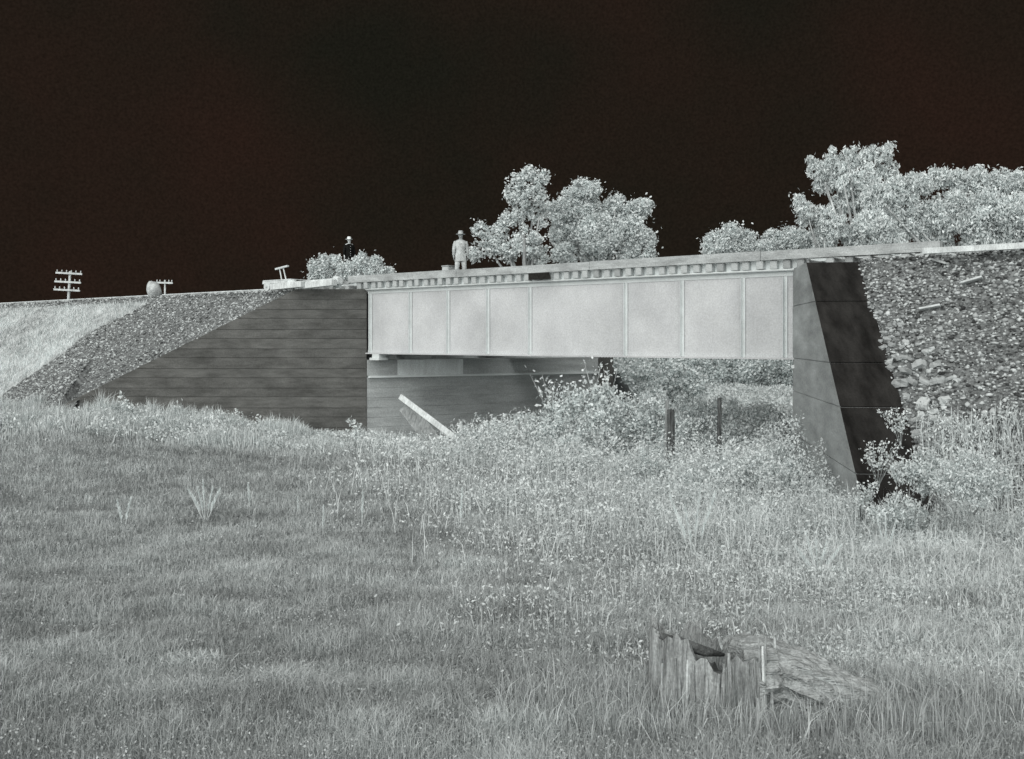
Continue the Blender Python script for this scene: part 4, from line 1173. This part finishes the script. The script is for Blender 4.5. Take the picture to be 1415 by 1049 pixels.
# ------------------------------------------------------------------ broken stump in the near field
sx, sy = (978 - CX) / FPX * 6.9, 6.9
sz = float(ground_z(sx, sy))
st = empty('tree_stump', (sx, sy, sz), 'large broken tree stump with splintered upright shell in the near field', 'stump')
random.seed(21)
SEG = 72
def stump_r(a): return 0.42 + 0.05 * math.sin(3 * a + 1) + 0.035 * math.sin(7 * a) + 0.012 * math.sin(19 * a)
rings = []
hts = []
for j in range(SEG):
    a = 2 * math.pi * j / SEG
    x_ = math.cos(a)
    h_ = 0.54 - 0.10 * x_ + 0.06 * math.sin(5 * a) + random.uniform(-0.05, 0.05)
    if -2.9 < a - 2 * math.pi < -2.0: h_ += 0.05 * random.random()
    hts.append(h_)
for (f, rr) in ((-0.25, 1.35), (0.0, 1.22), (0.12, 1.10), (0.35, 1.02), (0.6, 1.0), (0.8, 0.99), (1.0, 0.97)):
    rings.append([Vector((sx + math.cos(2 * math.pi * j / SEG) * stump_r(2 * math.pi * j / SEG) * rr * 0.92 + random.uniform(-.006, .006), sy + math.sin(2 * math.pi * j / SEG) * stump_r(2 * math.pi * j / SEG) * rr * 0.8, sz + f * hts[j])) for j in range(SEG)])
inner = []
for (f, rr) in ((0.96, 0.86), (0.70, 0.78)):
    inner.append([Vector((sx + math.cos(2 * math.pi * j / SEG) * stump_r(2 * math.pi * j / SEG) * rr * 0.92, sy + math.sin(2 * math.pi * j / SEG) * stump_r(2 * math.pi * j / SEG) * rr * 0.8, sz + f * hts[j])) for j in range(SEG)])
m = MB(); m.loft(rings + inner, cap=False); m.build('bark_shell', M['stumpwood'], st)
m = MB(); cpt = Vector((sx, sy, sz + 0.36))
m.add(inner[-1] + [cpt], [(j, (j + 1) % SEG, SEG) for j in range(SEG)]); m.build('rotten_heart', M['stumpdark'], st)
# vertical splinters on the shell
for j in range(34):
    a = random.uniform(math.pi * 0.95, math.pi * 2.05)
    r_ = stump_r(a) * 1.03
    b0 = Vector((sx + math.cos(a) * r_ * 0.94, sy + math.sin(a) * r_ * 0.83, sz - 0.02)); hh = random.uniform(0.35, 0.66)
    wv = Vector((-math.sin(a), math.cos(a), 0)) * random.uniform(0.010, 0.028); nv = Vector((math.cos(a), math.sin(a), 0)) * 0.012
    m = MB(); tp = b0 + Vector((random.uniform(-.03, .03), 0, hh)) - nv * 3
    m.hexa([b0 - wv - nv, b0 + wv - nv, b0 + wv + nv, b0 - wv + nv, tp - wv * 0.3 - nv * 0.5, tp + wv * 0.3 - nv * 0.5, tp + wv * 0.3 + nv * 0.5, tp - wv * 0.3 + nv * 0.5])
    m.build('splinter', M['stumpwood'] if j % 7 else M['palewood'], st)
# fallen split trunk mass leaning right from the stump
ln = empty('split_log', (sx + 0.75, sy + 0.15, sz), 'fallen split log end with pale grain lying against the broken stump', 'log')
path = [Vector((sx + 0.20, sy + 0.16, sz + 0.30)), Vector((sx + 0.45, sy + 0.16, sz + 0.33)), Vector((sx + 0.8, sy + 0.12, sz + 0.22)), Vector((sx + 1.1, sy + 0.05, sz + 0.10)), Vector((sx + 1.4, sy, sz - 0.02)), Vector((sx + 1.7, sy - 0.05, sz - 0.16))]
NR, NS = 60, 64
rings = []
for k_ in range(NR):
    f = k_ / (NR - 1) * 4.999; i_ = int(f); c = path[i_].lerp(path[i_ + 1], f - i_)
    ring = []
    for j in range(NS):
        th = 2 * math.pi * j / NS
        q_ = th if th < math.pi else 2 * math.pi - th
        ridge = float(fbm(k_ * 0.05, q_ * 7.0, 71)) - 0.5
        lump = float(fbm(k_ * 0.22, q_ * 1.6, 72)) - 0.5
        r_ = (0.27 - 0.022 * f) * (1 + 0.42 * ridge + 0.5 * lump)
        if k_ == 0: r_ *= 0.6
        ring.append(c + Vector((0.10 * (float(vnoise(q_ * 6, 0.5, 73)) - 0.5) * (1 if k_ < 8 else 0.3), math.cos(th) * r_ * 1.25, math.sin(th) * r_ * 0.9)))
    rings.append(ring)
m = MB(); m.loft(rings); m.build('log_body', M['stumptop'], ln, smoothed=False)
for j in range(16):
    c = Vector((sx + 0.3 + j * 0.075, sy - 0.22 - random.random() * 0.08, sz))
    m = MB(); m.tube([c, c + Vector((random.uniform(-.03, .03), 0.05, random.uniform(0.15, 0.38) * (1 - j / 24)))], [0.025, 0.008], 5)
    m.build('root_splinter', M['stumpwood'], ln)
m = MB(); m.tube([P(912, 878, 6.75), P(945, 890, 6.7), P(975, 900, 6.72), P(1000, 905, 6.8)], [0.022, 0.04, 0.035, 0.012], 7)
m.build('dark_edge', M['stumpdark'], st, smoothed=True)
n = 14000
a = RNG.uniform(0, 6.28, n); r = RNG.uniform(0.42, 1.1, n)
x = sx + 0.4 + np.cos(a) * r * 1.7; y = sy + np.sin(a) * r * 0.85
stuff('stump_grass', blades_np(np.stack([x, y, ground_z(x, y)], 1), 0.05 + 0.33 * RNG.random(n) ** 2, np.full(n, 0.007), np.clip(RNG.normal(0.5, 0.2, n), 0, 1), 0.5), M['grass'],
      'ragged grass tufts growing round the broken stump and split log', 'grass')
